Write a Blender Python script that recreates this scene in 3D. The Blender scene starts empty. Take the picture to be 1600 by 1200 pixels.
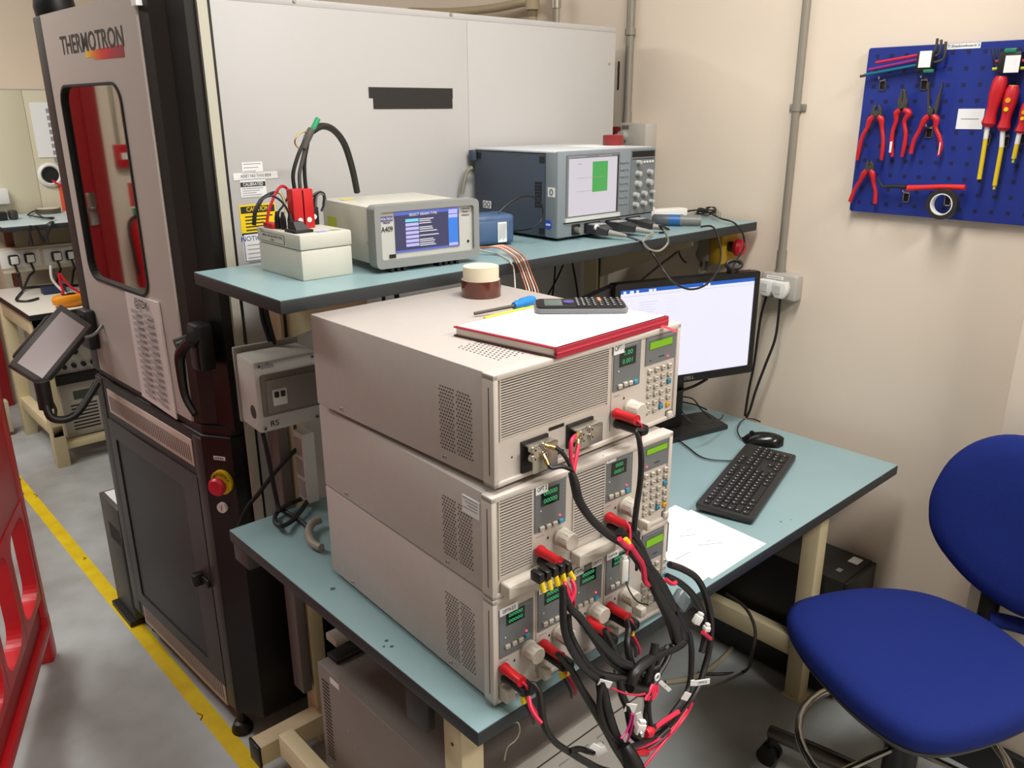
import bpy, bmesh, math, random
import numpy as np
from mathutils import Matrix, Vector
random.seed(7)
PI = math.pi
C = bpy.context.scene.collection
# ---------------------------------------------------------------- camera
FPX, YAW, PIT, ROL, CH = 1288.7477, math.radians(47.63603808), math.radians(-18.43080106), math.radians(0.29853557), 1.70
def cam_axes():
    c, s = math.cos, math.sin
    fw = Vector((c(PIT)*c(YAW), c(PIT)*s(YAW), s(PIT)))
    rt = Vector((s(YAW), -c(YAW), 0)); dn = fw.cross(rt)
    return c(ROL)*rt + s(ROL)*dn, -s(ROL)*rt + c(ROL)*dn, fw
RT, DN, FW = cam_axes()
CAM = Vector((0, 0, CH))
def ray(px, py):
    return (RT*(px-800) + DN*(py-600) + FW*FPX).normalized()
def onpl(px, py, P, n):
    d = ray(px, py); P = Vector(P); n = Vector(n)
    return CAM + d*((P-CAM).dot(n)/d.dot(n))
def X(px, py, x): return onpl(px, py, (x, 0, 0), (1, 0, 0))
def Y(px, py, y): return onpl(px, py, (0, y, 0), (0, 1, 0))
def Z(px, py, z): return onpl(px, py, (0, 0, z), (0, 0, 1))
cd = bpy.data.cameras.new('camera'); cam = bpy.data.objects.new('camera', cd); C.objects.link(cam)
cam.matrix_world = Matrix(((RT.x, -DN.x, -FW.x, 0), (RT.y, -DN.y, -FW.y, 0), (RT.z, -DN.z, -FW.z, CH), (0, 0, 0, 1)))
cd.sensor_width = 36; cd.sensor_fit = 'HORIZONTAL'; cd.lens = FPX/1600*36; cd.clip_start = .02
bpy.context.scene.camera = cam
# ---------------------------------------------------------------- materials
def lin(c):
    return tuple(((v/255)/12.92 if v/255 <= .04045 else ((v/255+.055)/1.055)**2.4) for v in c)
MATS = {}
def mat(name, rgb, rough=.5, metal=0., emit=0., noise=0., nscale=40., bump=0., coat=0., spec=.5, noise_rgb=None):
    if name in MATS: return MATS[name]
    m = bpy.data.materials.new(name); m.use_nodes = True
    nt = m.node_tree; b = nt.nodes['Principled BSDF']
    col = lin(rgb)
    b.inputs['Base Color'].default_value = (*col, 1)
    b.inputs['Roughness'].default_value = rough; b.inputs['Metallic'].default_value = metal
    b.inputs['Specular IOR Level'].default_value = spec
    if coat: b.inputs['Coat Weight'].default_value = coat
    if emit:
        b.inputs['Base Color'].default_value = (*[v*.12 for v in col], 1); b.inputs['Emission Color'].default_value = (*col, 1); b.inputs['Emission Strength'].default_value = emit
    if noise or bump:
        tc = nt.nodes.new('ShaderNodeTexCoord'); n = nt.nodes.new('ShaderNodeTexNoise')
        n.inputs['Scale'].default_value = nscale; n.inputs['Detail'].default_value = 4
        nt.links.new(tc.outputs['Object'], n.inputs['Vector'])
        if noise:
            mx = nt.nodes.new('ShaderNodeMix'); mx.data_type = 'RGBA'
            c2 = lin(noise_rgb) if noise_rgb else tuple(v*(1-noise) for v in col)
            mx.inputs[6].default_value = (*col, 1); mx.inputs[7].default_value = (*c2, 1)
            rp = nt.nodes.new('ShaderNodeValToRGB'); rp.color_ramp.elements[0].position = .35; rp.color_ramp.elements[1].position = .7
            nt.links.new(n.outputs[0], rp.inputs[0]); nt.links.new(rp.outputs[0], mx.inputs[0])
            nt.links.new(mx.outputs[2], b.inputs['Base Color'])
        if bump:
            bp = nt.nodes.new('ShaderNodeBump'); bp.inputs['Strength'].default_value = bump; bp.inputs['Distance'].default_value = .002
            nt.links.new(n.outputs[0], bp.inputs['Height']); nt.links.new(bp.outputs[0], b.inputs['Normal'])
    MATS[name] = m
    return m
# ---------------------------------------------------------------- mesh builder
FONT = {}
def text_mesh(s, ext):
    k = (s, ext)
    if k not in FONT:
        cu = bpy.data.curves.new('t', 'FONT'); cu.body = s; cu.size = 1; cu.extrude = ext; cu.align_x = 'CENTER'; cu.align_y = 'CENTER'; cu.resolution_u = 3; cu.offset = .012
        o = bpy.data.objects.new('t', cu); C.objects.link(o)
        dg = bpy.context.evaluated_depsgraph_get(); dg.update()
        me = bpy.data.meshes.new_from_object(o.evaluated_get(dg))
        FONT[k] = ([v.co.copy() for v in me.vertices], [tuple(p.vertices) for p in me.polygons])
        bpy.data.objects.remove(o); bpy.data.curves.remove(cu); bpy.data.meshes.remove(me)
    return FONT[k]
def frame(origin=(0, 0, 0), yaw=0, pitch=0, roll=0):
    # local x = right as seen, local y = into the surface, local z = up (yaw in degrees)
    return Matrix.Translation(origin) @ Matrix.Rotation(math.radians(yaw), 4, 'Z') @ Matrix.Rotation(math.radians(pitch), 4, 'X') @ Matrix.Rotation(math.radians(roll), 4, 'Y')
def fpx(M, px, py, y=0.):
    # point of the frame's plane local y = const seen at a pixel, as local (u, v)
    n = (M.to_3x3() @ Vector((0, 1, 0))); P = M @ Vector((0, y, 0))
    q = M.inverted() @ onpl(px, py, P, n)
    return q.x, q.z
def fpl(px, py, P, n): return onpl(px, py, P, n)
WLOC = {}
class MB:
    def __init__(s, M=None): s.v = []; s.f = []; s.m = []; s.sm = []; s.mats = []; s.M = M or Matrix()
    def mi(s, m):
        if m not in s.mats: s.mats.append(m)
        return s.mats.index(m)
    def add(s, vs, fs, m, smooth=False, M=None):
        T = s.M @ M if M is not None else s.M
        b = len(s.v); s.v += [T @ Vector(v) for v in vs]
        k = s.mi(m)
        for f in fs: s.f.append(tuple(i+b for i in f)); s.m.append(k); s.sm.append(smooth)
        return s
    def box(s, x0, x1, y0, y1, z0, z1, m, b=0., seg=2, M=None):
        x0, x1 = min(x0, x1), max(x0, x1); y0, y1 = min(y0, y1), max(y0, y1); z0, z1 = min(z0, z1), max(z0, z1)
        vs = [(x, y, z) for x in (x0, x1) for y in (y0, y1) for z in (z0, z1)]
        fs = [(0, 1, 3, 2), (4, 6, 7, 5), (0, 4, 5, 1), (2, 3, 7, 6), (0, 2, 6, 4), (1, 5, 7, 3)]
        if b <= 0: return s.add(vs, fs, m, False, M)
        bm = bmesh.new(); bv = [bm.verts.new(v) for v in vs]
        for f in fs: bm.faces.new([bv[i] for i in f])
        b = min(b, .49*min(x1-x0, y1-y0, z1-z0))
        bmesh.ops.bevel(bm, geom=bm.edges[:], offset=b, segments=seg, affect='EDGES', profile=.5)
        return s.bm(bm, m, seg > 1, M)
    def bm(s, bm, m, smooth=False, M=None):
        bm.verts.index_update()
        s.add([v.co.copy() for v in bm.verts], [tuple(v.index for v in f.verts) for f in bm.faces], m, smooth, M); bm.free()
        return s
    def prism(s, poly, y0, y1, m, M=None, bev=0., smooth=False, seg=2):
        # polygon in local (x, z), extruded along local y
        n = len(poly)
        if bev > 0:
            bm = bmesh.new()
            a = [bm.verts.new((p[0], y0, p[1])) for p in poly]; c = [bm.verts.new((p[0], y1, p[1])) for p in poly]
            f1 = bm.faces.new(a); f2 = bm.faces.new(c[::-1])
            for i in range(n): bm.faces.new((a[i], c[i], c[(i+1) % n], a[(i+1) % n]))
            bmesh.ops.recalc_face_normals(bm, faces=bm.faces[:])
            ed = [e for e in bm.edges if (e.verts[0] in a and e.verts[1] in a) or (e.verts[0] in c and e.verts[1] in c)]
            bmesh.ops.bevel(bm, geom=ed, offset=bev, segments=seg, affect='EDGES', profile=.5)
            return s.bm(bm, m, smooth, M)
        vs = [(p[0], y0, p[1]) for p in poly]+[(p[0], y1, p[1]) for p in poly]
        fs = [tuple(range(n)), tuple(range(2*n-1, n-1, -1))]+[(i, i+n, (i+1) % n+n, (i+1) % n) for i in range(n)]
        return s.add(vs, fs, m, smooth, M)
    def cyl(s, p0, p1, r0, m, r1=None, n=16, M=None, smooth=True):
        p0 = Vector(p0); p1 = Vector(p1); r1 = r0 if r1 is None else r1
        d = (p1-p0).normalized(); a = d.orthogonal().normalized(); b = d.cross(a)
        vs = []
        for p, r in ((p0, r0), (p1, r1)):
            vs += [p+(a*math.cos(2*PI*i/n)+b*math.sin(2*PI*i/n))*r for i in range(n)]
        s.add(vs, [(i, (i+1) % n, (i+1) % n+n, i+n) for i in range(n)], m, smooth, M)
        s.add(vs[:n], [tuple(range(n-1, -1, -1))], m, False, M); s.add(vs[n:], [tuple(range(n))], m, False, M)
        return s
    def disc(s, c, n_, r, m, n=16, M=None):
        c = Vector(c); d = Vector(n_).normalized(); a = d.orthogonal().normalized(); b = d.cross(a)
        return s.add([c+(a*math.cos(2*PI*i/n)+b*math.sin(2*PI*i/n))*r for i in range(n)], [tuple(range(n))], m, False, M)
    def lathe(s, prof, c, ax, m, n=24, M=None, closed=False):
        # profile of (radius, height) along axis
        c = Vector(c); d = Vector(ax).normalized(); a = d.orthogonal().normalized(); b = d.cross(a)
        vs = []; k = len(prof)
        for r, h in prof: vs += [c+d*h+(a*math.cos(2*PI*i/n)+b*math.sin(2*PI*i/n))*r for i in range(n)]
        fs = []
        for j in range(k if closed else k-1):
            j2 = (j+1) % k
            fs += [(j*n+i, j*n+(i+1) % n, j2*n+(i+1) % n, j2*n+i) for i in range(n)]
        s.add(vs, fs, m, True, M)
        if not closed:
            s.add(vs[:n], [tuple(range(n-1, -1, -1))], m, False, M); s.add(vs[-n:], [tuple(range(n))], m, False, M)
        return s
    def tube(s, pts, r, m, n=8, sub=5, closed=False, M=None, caps=True, flat=None):
        pts = [Vector(p) for p in pts]
        rs = r if isinstance(r, (list, tuple)) else [r]*len(pts)
        P = []; Rr = []
        k = len(pts); segs = k if closed else k-1
        if sub > 1 and k > 2:
            for i in range(segs):
                g = lambda j: pts[j % k] if closed else pts[max(0, min(k-1, j))]
                p0, p1, p2, p3 = g(i-1), g(i), g(i+1), g(i+2)
                for q in range(sub):
                    t = q/sub
                    P.append(.5*((2*p1)+(p2-p0)*t+(2*p0-5*p1+4*p2-p3)*t*t+(3*p1-p0-3*p2+p3)*t**3))
                    Rr.append(rs[i]*(1-t)+rs[(i+1) % k]*t)
            if not closed: P.append(pts[-1]); Rr.append(rs[-1])
        else: P = pts; Rr = list(rs)
        K = len(P); vs = []
        T = [(P[(i+1) % K]-P[i-1]) if closed else (P[min(i+1, K-1)]-P[max(i-1, 0)]) for i in range(K)]
        T = [t.normalized() if t.length > 1e-9 else Vector((0, 0, 1)) for t in T]
        a = T[0].orthogonal().normalized()
        for i in range(K):
            a = (a-T[i]*a.dot(T[i])); a = a.normalized() if a.length > 1e-6 else T[i].orthogonal().normalized()
            b = T[i].cross(a)
            for j in range(n): vs.append(P[i]+(a*math.cos(2*PI*j/n)+b*math.sin(2*PI*j/n))*Rr[i])
        fs = []
        for i in range(K if closed else K-1):
            i2 = (i+1) % K
            fs += [(i*n+j, i*n+(j+1) % n, i2*n+(j+1) % n, i2*n+j) for j in range(n)]
        s.add(vs, fs, m, True, M)
        if caps and not closed:
            s.add(vs[:n], [tuple(range(n-1, -1, -1))], m, False, M); s.add(vs[-n:], [tuple(range(n))], m, False, M)
        return s
    def text(s, t, u, v, size, m, y=-.0006, M=None, sx=1., ext=.004, rot=0.):
        vs, fs = text_mesh(t, ext)
        c, q = math.cos(rot), math.sin(rot)
        s.add([(u+(p.x*sx*c-p.y*q)*size, y-p.z*size*.1, v+(p.x*sx*q+p.y*c)*size) for p in vs], fs, m, False, M)
        return s
    def rect(s, u0, u1, v0, v1, y, t, m, r=0., M=None):
        # raised plate on a frame's plane: front at local y, thickness t behind it
        if r > 0: return s.prism(rrect(u0, u1, v0, v1, r), y, y+t, m, M)
        return s.box(u0, u1, y, y+t, v0, v1, m, M=M)
    def hull(s, secs, m, smooth=True, M=None):
        # skin through closed sections of equal point count
        n = len(secs[0]); vs = [p for sec in secs for p in sec]
        fs = []
        for i in range(len(secs)-1): fs += [(i*n+j, i*n+(j+1) % n, (i+1)*n+(j+1) % n, (i+1)*n+j) for j in range(n)]
        s.add(vs, fs, m, smooth, M)
        s.add(secs[0], [tuple(range(n-1, -1, -1))], m, False, M); s.add(secs[-1], [tuple(range(n))], m, False, M)
        return s
    def build(s, name, parent=None, label=None, cat=None, group=None, kind=None):
        L = WLOC.get(parent, Vector((0, 0, 0))) if parent else Vector((0, 0, 0))
        loc = Vector((0, 0, 0))
        if parent is None and s.v:
            zs = [v.z for v in s.v]
            loc = Vector(((min(v.x for v in s.v)+max(v.x for v in s.v))/2, (min(v.y for v in s.v)+max(v.y for v in s.v))/2, min(zs)))
            L = loc
        me = bpy.data.meshes.new(name)
        me.from_pydata([v-L for v in s.v], [], s.f)
        for m in s.mats: me.materials.append(m)
        me.polygons.foreach_set('material_index', s.m); me.polygons.foreach_set('use_smooth', s.sm)
        me.validate(); 
        bm = bmesh.new(); bm.from_mesh(me)
        bmesh.ops.recalc_face_normals(bm, faces=bm.faces[:]); bm.to_mesh(me); bm.free()
        if any(s.sm):
            try: me.set_sharp_from_angle(angle=math.radians(40))
            except Exception: pass
        o = bpy.data.objects.new(name, me); C.objects.link(o); o.location = loc
        WLOC[o] = L if parent else loc
        if parent: o.parent = parent
        tag(o, label, cat, group, kind)
        return o
def tag(o, label=None, cat=None, group=None, kind=None):
    for k, v in (('label', label), ('category', cat), ('group', group), ('kind', kind)):
        if v: o[k] = v
    return o
def thing(name, loc, label, cat, group=None, rot=0.):
    o = bpy.data.objects.new(name, None); C.objects.link(o); o.location = loc; o.rotation_euler = (0, 0, rot)
    o.empty_display_size = .05; WLOC[o] = Vector(loc)
    return tag(o, label, cat, group)
def copy_tree(o, parent=None):
    c = o.copy(); C.objects.link(c); WLOC[c] = WLOC.get(o, Vector((0, 0, 0)))
    if parent: c.parent = parent
    for ch in list(o.children): copy_tree(ch, c)
    return c
def rrect(u0, u1, v0, v1, r, n=5):
    out = []
    for cx_, cy_, a0 in ((u1-r, v1-r, 0), (u0+r, v1-r, PI/2), (u0+r, v0+r, PI), (u1-r, v0+r, 1.5*PI)):
        for i in range(n+1):
            a = a0+PI/2*i/n; out.append((cx_+r*math.cos(a), cy_+r*math.sin(a)))
    return out
def ringplate(outer, inner, y0, y1):
    # plate with a hole: equal point counts
    n = len(outer); vs = []
    for y in (y0, y1):
        vs += [(p[0], y, p[1]) for p in outer]+[(p[0], y, p[1]) for p in inner]
    fs = []
    for i in range(n):
        j = (i+1) % n
        fs += [(i, j, n+j, n+i), (2*n+i, 3*n+i, 3*n+j, 2*n+j), (i, 2*n+i, 2*n+j, j), (n+i, n+j, 3*n+j, 3*n+i)]
    return vs, fs
# ---------------------------------------------------------------- palette
wall_m = mat('wall_paint', (234, 218, 199), .7, noise=.04, nscale=3)
panel_w = mat('white_panel', (188, 186, 184), .38, spec=.4)
blk = mat('black_plastic', (24, 22, 22), .45)
blk2 = mat('black_matt', (14, 13, 13), .6)
dgrey = mat('dark_grey_paint', (58, 56, 55), .45)
teal = mat('teal_laminate', (142, 170, 174), .35, noise=.06, nscale=8)
edge_m = mat('bench_edge', (40, 44, 46), .5)
cream = mat('cream_paint', (226, 210, 170), .45, noise=.05, nscale=6)
beige = mat('beige_metal', (194, 185, 179), .42, noise=.03, nscale=60, bump=.05)
beige_top = beige
front_m = mat('front_panel', (206, 197, 188), .45)
frontd = mat('groove_and_shadow_dark', (62, 55, 51), .6)
hole_m = mat('hole_dark', (58, 48, 46), .8)
modgrey = mat('module_grey', (112, 116, 118), .45)
lcdgreen = mat('lcd_green', (120, 176, 18), .4, emit=.95)
disp_dark = mat('display_dark', (16, 34, 26), .15)
led_green = mat('led_green', (70, 185, 120), .4, emit=.75)
led_red = mat('led_red', (255, 60, 100), .4, emit=3.)
white_p = mat('white_plastic', (232, 230, 225), .4)
paper = mat('paper', (240, 240, 240), .7)
ink = mat('ink', (40, 40, 42), .7)
inkg = mat('ink_grey', (150, 150, 155), .7)
red_p = mat('red_plastic', (196, 24, 32), .35)
redw = mat('red_wire', (214, 30, 56), .4)
yel = mat('yellow_plastic', (236, 206, 30), .4)
chrome = mat('chrome', (200, 198, 194), .18, 1.)
steel = mat('steel', (186, 180, 166), .32, .75)
keycap = mat('keycap', (206, 198, 184), .5)
cyan_k = mat('cyan_key', (70, 150, 176), .45)
orange_k = mat('orange_key', (238, 180, 50), .45)
grey_p = mat('grey_plastic', (170, 168, 162), .5)
black_rub = mat('black_rubber', (18, 17, 17), .65)
gold = mat('brass_lug', (196, 168, 110), .3, 1.)
# ================================================================ setting
floor_m = mat('floor_vinyl', (194, 200, 200), .3, noise=.3, nscale=2.6, noise_rgb=(146, 145, 141))
ceil_m = mat('ceiling_paint', (226, 222, 212), .8)
WX = 2.30; WY = 5.6
MB().box(-3.2, 2.5, -3.2, 5.8, -.1, 0, floor_m).build('floor', kind='structure')
MB().box(WX, WX+.15, -3.2, 5.8, 0, 3.0, wall_m).build('wall_right', kind='structure')
MB().box(-3.2, WX, WY, WY+.15, 0, 3.0, wall_m).build('wall_back', kind='structure')
MB().box(-3.2, -3.05, -3.2, WY, 0, 3.0, mat('wall_paint_less_bounce', (132, 122, 114), .7)).build('wall_left', kind='structure')  # unseen wall, colour darkened to bounce less light onto left-facing sides
MB().box(-3.2, WX, -3.2, -3.05, 0, 3.0, wall_m).build('wall_front', kind='structure')
MB().box(-3.2, WX+.15, -3.2, WY+.15, 3.0, 3.1, ceil_m).build('ceiling', kind='structure')
PY = X(1545, 740, 2.13).y-.006
MB().box(2.13, WX, PY-.55, PY, .10, 3.0, wall_m, .006).build('trim_1', kind='structure')
skirt = mat('skirting_black', (30, 28, 27), .5)
MB().box(2.115, WX, PY-.55, PY+.012, 0, .10, skirt, .004).build('baseboard_right', kind='structure')
MB().box(2.285, WX, PY+.012, 1.83, 0, .10, mat('skirting_grey', (70, 66, 62), .5), .003).build('baseboard_right_rear', kind='structure')
# yellow walkway tape
tape_y = mat('floor_tape', (238, 210, 18), .45, noise=.12, nscale=12, noise_rgb=(222, 184, 16))
m = MB(); m.box(.663, .711, .6, 5.1, 0, .0012, tape_y); m.box(.664, .71, .55, .66, 0, .0011, tape_y)
w = mat('tape_wear', (96, 70, 40), .6)
for (y0, x0, L) in ((4.35, .665, .10), (4.30, .69, .06), (4.12, .66, .05), (4.05, .70, .05), (2.09, .66, .035), (3.3, .69, .02)):
    m.tube([(x0, y0, .0013), (x0+.012, y0+L*.4, .0016), (x0+.004, y0+L, .0013)], .0018, w, 5)
tag(m.build('floor_tape', label='yellow floor marking tape running past the tall test chamber', cat='tape'), kind='thing')
# ================================================================ ceiling lights (out of the frame)
def ceil_light(x, y, sx, sy, e, label):
    t = thing('ceiling_light', (x, y, 2.94), label, 'ceiling light', 'fluorescent ceiling lights')
    f = MB(); f.box(x-sx/2-.03, x+sx/2+.03, y-sy/2-.03, y+sy/2+.03, 2.955, 3.0, mat('light_frame', (220, 220, 220), .5), .004); f.build('frame', t)
    d = MB(); d.box(x-sx/2, x+sx/2, y-sy/2, y+sy/2, 2.945, 2.956, mat('diffuser', (255, 250, 238), .5, emit=1.)); d.build('diffuser', t)
    ld = bpy.data.lights.new('ceiling_lamp', 'AREA'); ld.shape = 'RECTANGLE'; ld.size = sx; ld.size_y = sy; ld.energy = e; ld.color = (1, .985, .955)
    lo = bpy.data.objects.new('lamp', ld); C.objects.link(lo); lo.parent = t; lo.location = (0, 0, -.012)
ceil_light(1.05, .75, 1.2, .3, 36, 'ceiling light above the lab bench')
ceil_light(-.35, 3.3, .3, 1.2, 26, 'ceiling light above the walkway by the red barrier')
ceil_light(1.25, -.95, 1.2, .3, 58, 'ceiling light behind the camera')
ceil_light(.0, 4.2, 1.2, .3, 34, 'ceiling light in front of the far bench')
wd = bpy.data.worlds.new('world'); bpy.context.scene.world = wd; wd.use_nodes = True
wd.node_tree.nodes['Background'].inputs[0].default_value = (.9, .9, 1, 1); wd.node_tree.nodes['Background'].inputs[1].default_value = .15
vs = bpy.context.scene.view_settings
vs.view_transform = 'Standard'; vs.look = 'None'; vs.exposure = 0.; vs.gamma = 1; vs.use_curve_mapping = False
# ================================================================ lab bench
BX0, BX1, BY0, BY1, BZ = .677, 2.20, .827, 1.738, .76
t = thing('lab_bench', (1.44, 1.28, 0), 'teal-topped lab bench with cream legs carrying the stacked loads and keyboard', 'bench')
m = MB(); m.box(BX0, BX1, BY0, BY1, BZ-.028, BZ-.0015, edge_m, .002); m.build('edge_band', t)
m = MB(); m.box(BX0+.001, BX1-.001, BY0+.001, BY1-.001, BZ-.0015, BZ, teal)
mk = mat('pencil_mark', (70, 90, 92), .6)
for px, py, r in ((604, 1001, .004), (612, 1010, .004), (600, 1010, .003), (520, 920, .006), (1220, 815, .003), (1378, 745, .003), (1236, 812, .002)):
    p = Z(px, py, BZ+.0003); m.disc(p, (0, 0, 1), r, mk, 7)
m.build('worktop', t)
for x, y in ((.70, .90), (2.02, .94), (2.02, 1.66)):
    m = MB(); m.box(x, x+.05, y, y+.05, 0.004, BZ-.028, cream, .003); m.box(x-.006, x+.056, y-.006, y+.056, 0, .006, cream)
    m.cyl((x-.0012, y+.025, .66), (x+.002, y+.025, .66), .0035, frontd, n=8)
    m.build('leg', t)
for x in (.705, 2.025):
    m = MB(); m.box(x, x+.04, .95, 1.66, .135, .20, cream, .004)
    m.cyl((x-.004, .985, .167), (x+.001, .985, .167), .006, frontd, n=8); m.build('side_rail', t)
    if x > 1:
        m = MB(); m.box(x, x+.04, .90, 1.71, .66, BZ-.028, cream, .003); m.build('top_rail', t)
m = MB(); m.box(.69, 2.12, 1.745, 1.80, .05, .11, cream, .003); m.box(.683, .691, 1.744, 1.801, .046, .112, blk, .002); m.build('rear_stretcher', t)
m = MB(); m.box(.678, .70, .97, 1.03, BZ-.095, BZ-.028, blk, .003); m.build('edge_bracket', t)
m = MB(); m.box(.680, .74, 1.655, 1.73, BZ-.075, BZ-.028, dgrey, .003); m.build('corner_bracket', t)
# ================================================================ raised shelf
SX0, SX1, SY0, SY1, SZ = .683, 2.276, 1.377, 1.767, 1.37
t = thing('instrument_shelf', (1.48, 1.78, 0), 'teal-topped raised shelf on cream uprights behind the stacked loads', 'shelf')
m = MB(); m.box(SX0, SX1, SY0, SY1, SZ-.027, SZ-.0015, edge_m, .002); m.build('edge_band', t)
m = MB(); m.box(SX0+.001, SX1-.001, SY0+.001, SY1-.001, SZ-.0015, SZ, teal); m.build('shelf_board', t)
for x in (.875, 1.99):
    m = MB(); m.box(x, x+.04, 1.772, 1.83, 0.0, SZ-.027, cream, .003)
    m.box(x+.008, x+.016, 1.7715, 1.773, .8, 1.32, frontd); m.build('upright', t)
    m = MB(Matrix.Translation((x+.008, 0, 0)) @ Matrix.Rotation(PI/2, 4, 'Z'))
    m.prism([(1.77, SZ-.028), (1.42, SZ-.028), (1.42, SZ-.05), (1.77, SZ-.19)], -.012, -.009, cream)
    m.prism([(1.77, SZ-.028), (1.42, SZ-.028), (1.42, SZ-.034), (1.77, SZ-.034)], -.03, 0, cream)
    m.build('bracket', t)
t = MB(); t.box(.840, .868, 1.775, 1.83, .18, 1.0, mat('trunking_grey', (120, 112, 108), .5), .003)
t.build('cable_trunking', label='grey vertical cable trunking behind the bench beside the left cream upright', cat='trunking')
# white power strip behind the stack
m = MB(); p = Y(468, 700, 1.70); m.box(.868, .90, 1.70, 1.75, .775, .96, white_p, .004)
for k in range(3): m.box(.8665, .8685, 1.708, 1.742, .79+k*.055, .835+k*.055, grey_p)
m.build('power_strip', label='white power strip standing upright behind the lower loads', cat='power strip')
# ================================================================ electronic loads
KEYS = {}
def build_load(name, label, M, W, H, D, lay):
    o = M @ Vector((W/2, D/2, 0))
    t = thing(name, o, label, 'electronic load', 'bench electronic loads stacked on the worktop')
    m = MB(M); m.box(.004, W-.004, .024, D, .002, H, beige, .0025)
    for sx, s in ((.0035, -1),):
        # perforated vent blocks on the left cheek
        for (d0, d1) in ((.055, .093), (.098, .136)):
            nz = int((H-.06)/.0058)
            for i in range(nz):
                for j in range(6):
                    y = d0+(d1-d0)*(j+.5*(i % 2))/6; z = .03+i*.0058
                    cut = (d1-y)*.5 if d0 < .06 else (y-d0)*.4
                    if i > nz-2-int(cut*60) or (d0 > .06 and i < 0): continue
                    m.disc((sx-.0003, y, z), (-1, 0, 0), .0017, hole_m, 6)
    for y in (.125, D-.09): m.lathe([(.0045, 0), (.0042, .0015), (.002, .0025)], (.0038, y, .014), (-1, 0, 0), steel, 10); m.disc((.001, y, .014), (-1, 0, 0), .0016, hole_m, 6)
    if lay.get('topvent'):
        for i in range(11):
            for j in range(16):
                m.disc((.06+j*.0085, .055+i*.0095+(j % 2)*.0045, H+.0003), (0, 0, 1), .0021, hole_m, 6)
    m.build('chassis', t)
    m = MB(M); m.box(0, .010, 0, .026, 0, H, front_m, .002); m.box(W-.010, W, 0, .026, 0, H, front_m, .002)
    m.box(.0, W, 0, .026, H-.010, H+.0005, front_m, .002); m.box(.0, W, 0, .026, 0, .008, front_m, .002)
    m.box(-.0004, .001, .010, .0115, .02, H-.02, frontd)
    m.build('front_frame', t)
    for x in (.04, W-.07):
        for y in (.05, D-.08):
            f = MB(M); f.cyl((x+.015, y, -lay.get('foot', .0080)), (x+.015, y, .003), .013, black_rub, n=14); f.build('foot', t)
    f = MB(M); f.box(.009, W-.009, .004, .03, .007, H-.009, front_m); face = f.build('front_panel', t)
    return t, face
def P4(M, a, b): # two pixel corners -> u0,u1,v0,v1
    p = fpx(M, *a); q = fpx(M, *b); return min(p[0], q[0]), max(p[0], q[0]), min(p[1], q[1]), max(p[1], q[1])
def louvre(M, par, u0, u1, v0, v1, n):
    m = MB(M); m.box(u0, u1, .0035, .006, v0, v1, frontd)
    h = (v1-v0)/n
    for i in range(n):
        z = v0+i*h
        vs = [(u0, .0036, z), (u1, .0036, z), (u1, .0008, z+h*.35), (u0, .0008, z+h*.35), (u1, .0010, z+h*.56), (u0, .0010, z+h*.56), (u1, .0036, z+h*.62), (u0, .0036, z+h*.62)]
        m.add(vs, [(0, 1, 2, 3), (3, 2, 4, 5), (5, 4, 6, 7)], front_m)
    m.box(u0-.002, u0, .001, .005, v0-.002, v1+.002, front_m); m.box(u1, u1+.002, .001, .005, v0-.002, v1+.002, front_m)
    m.build('louvre_grille', par)
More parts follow.
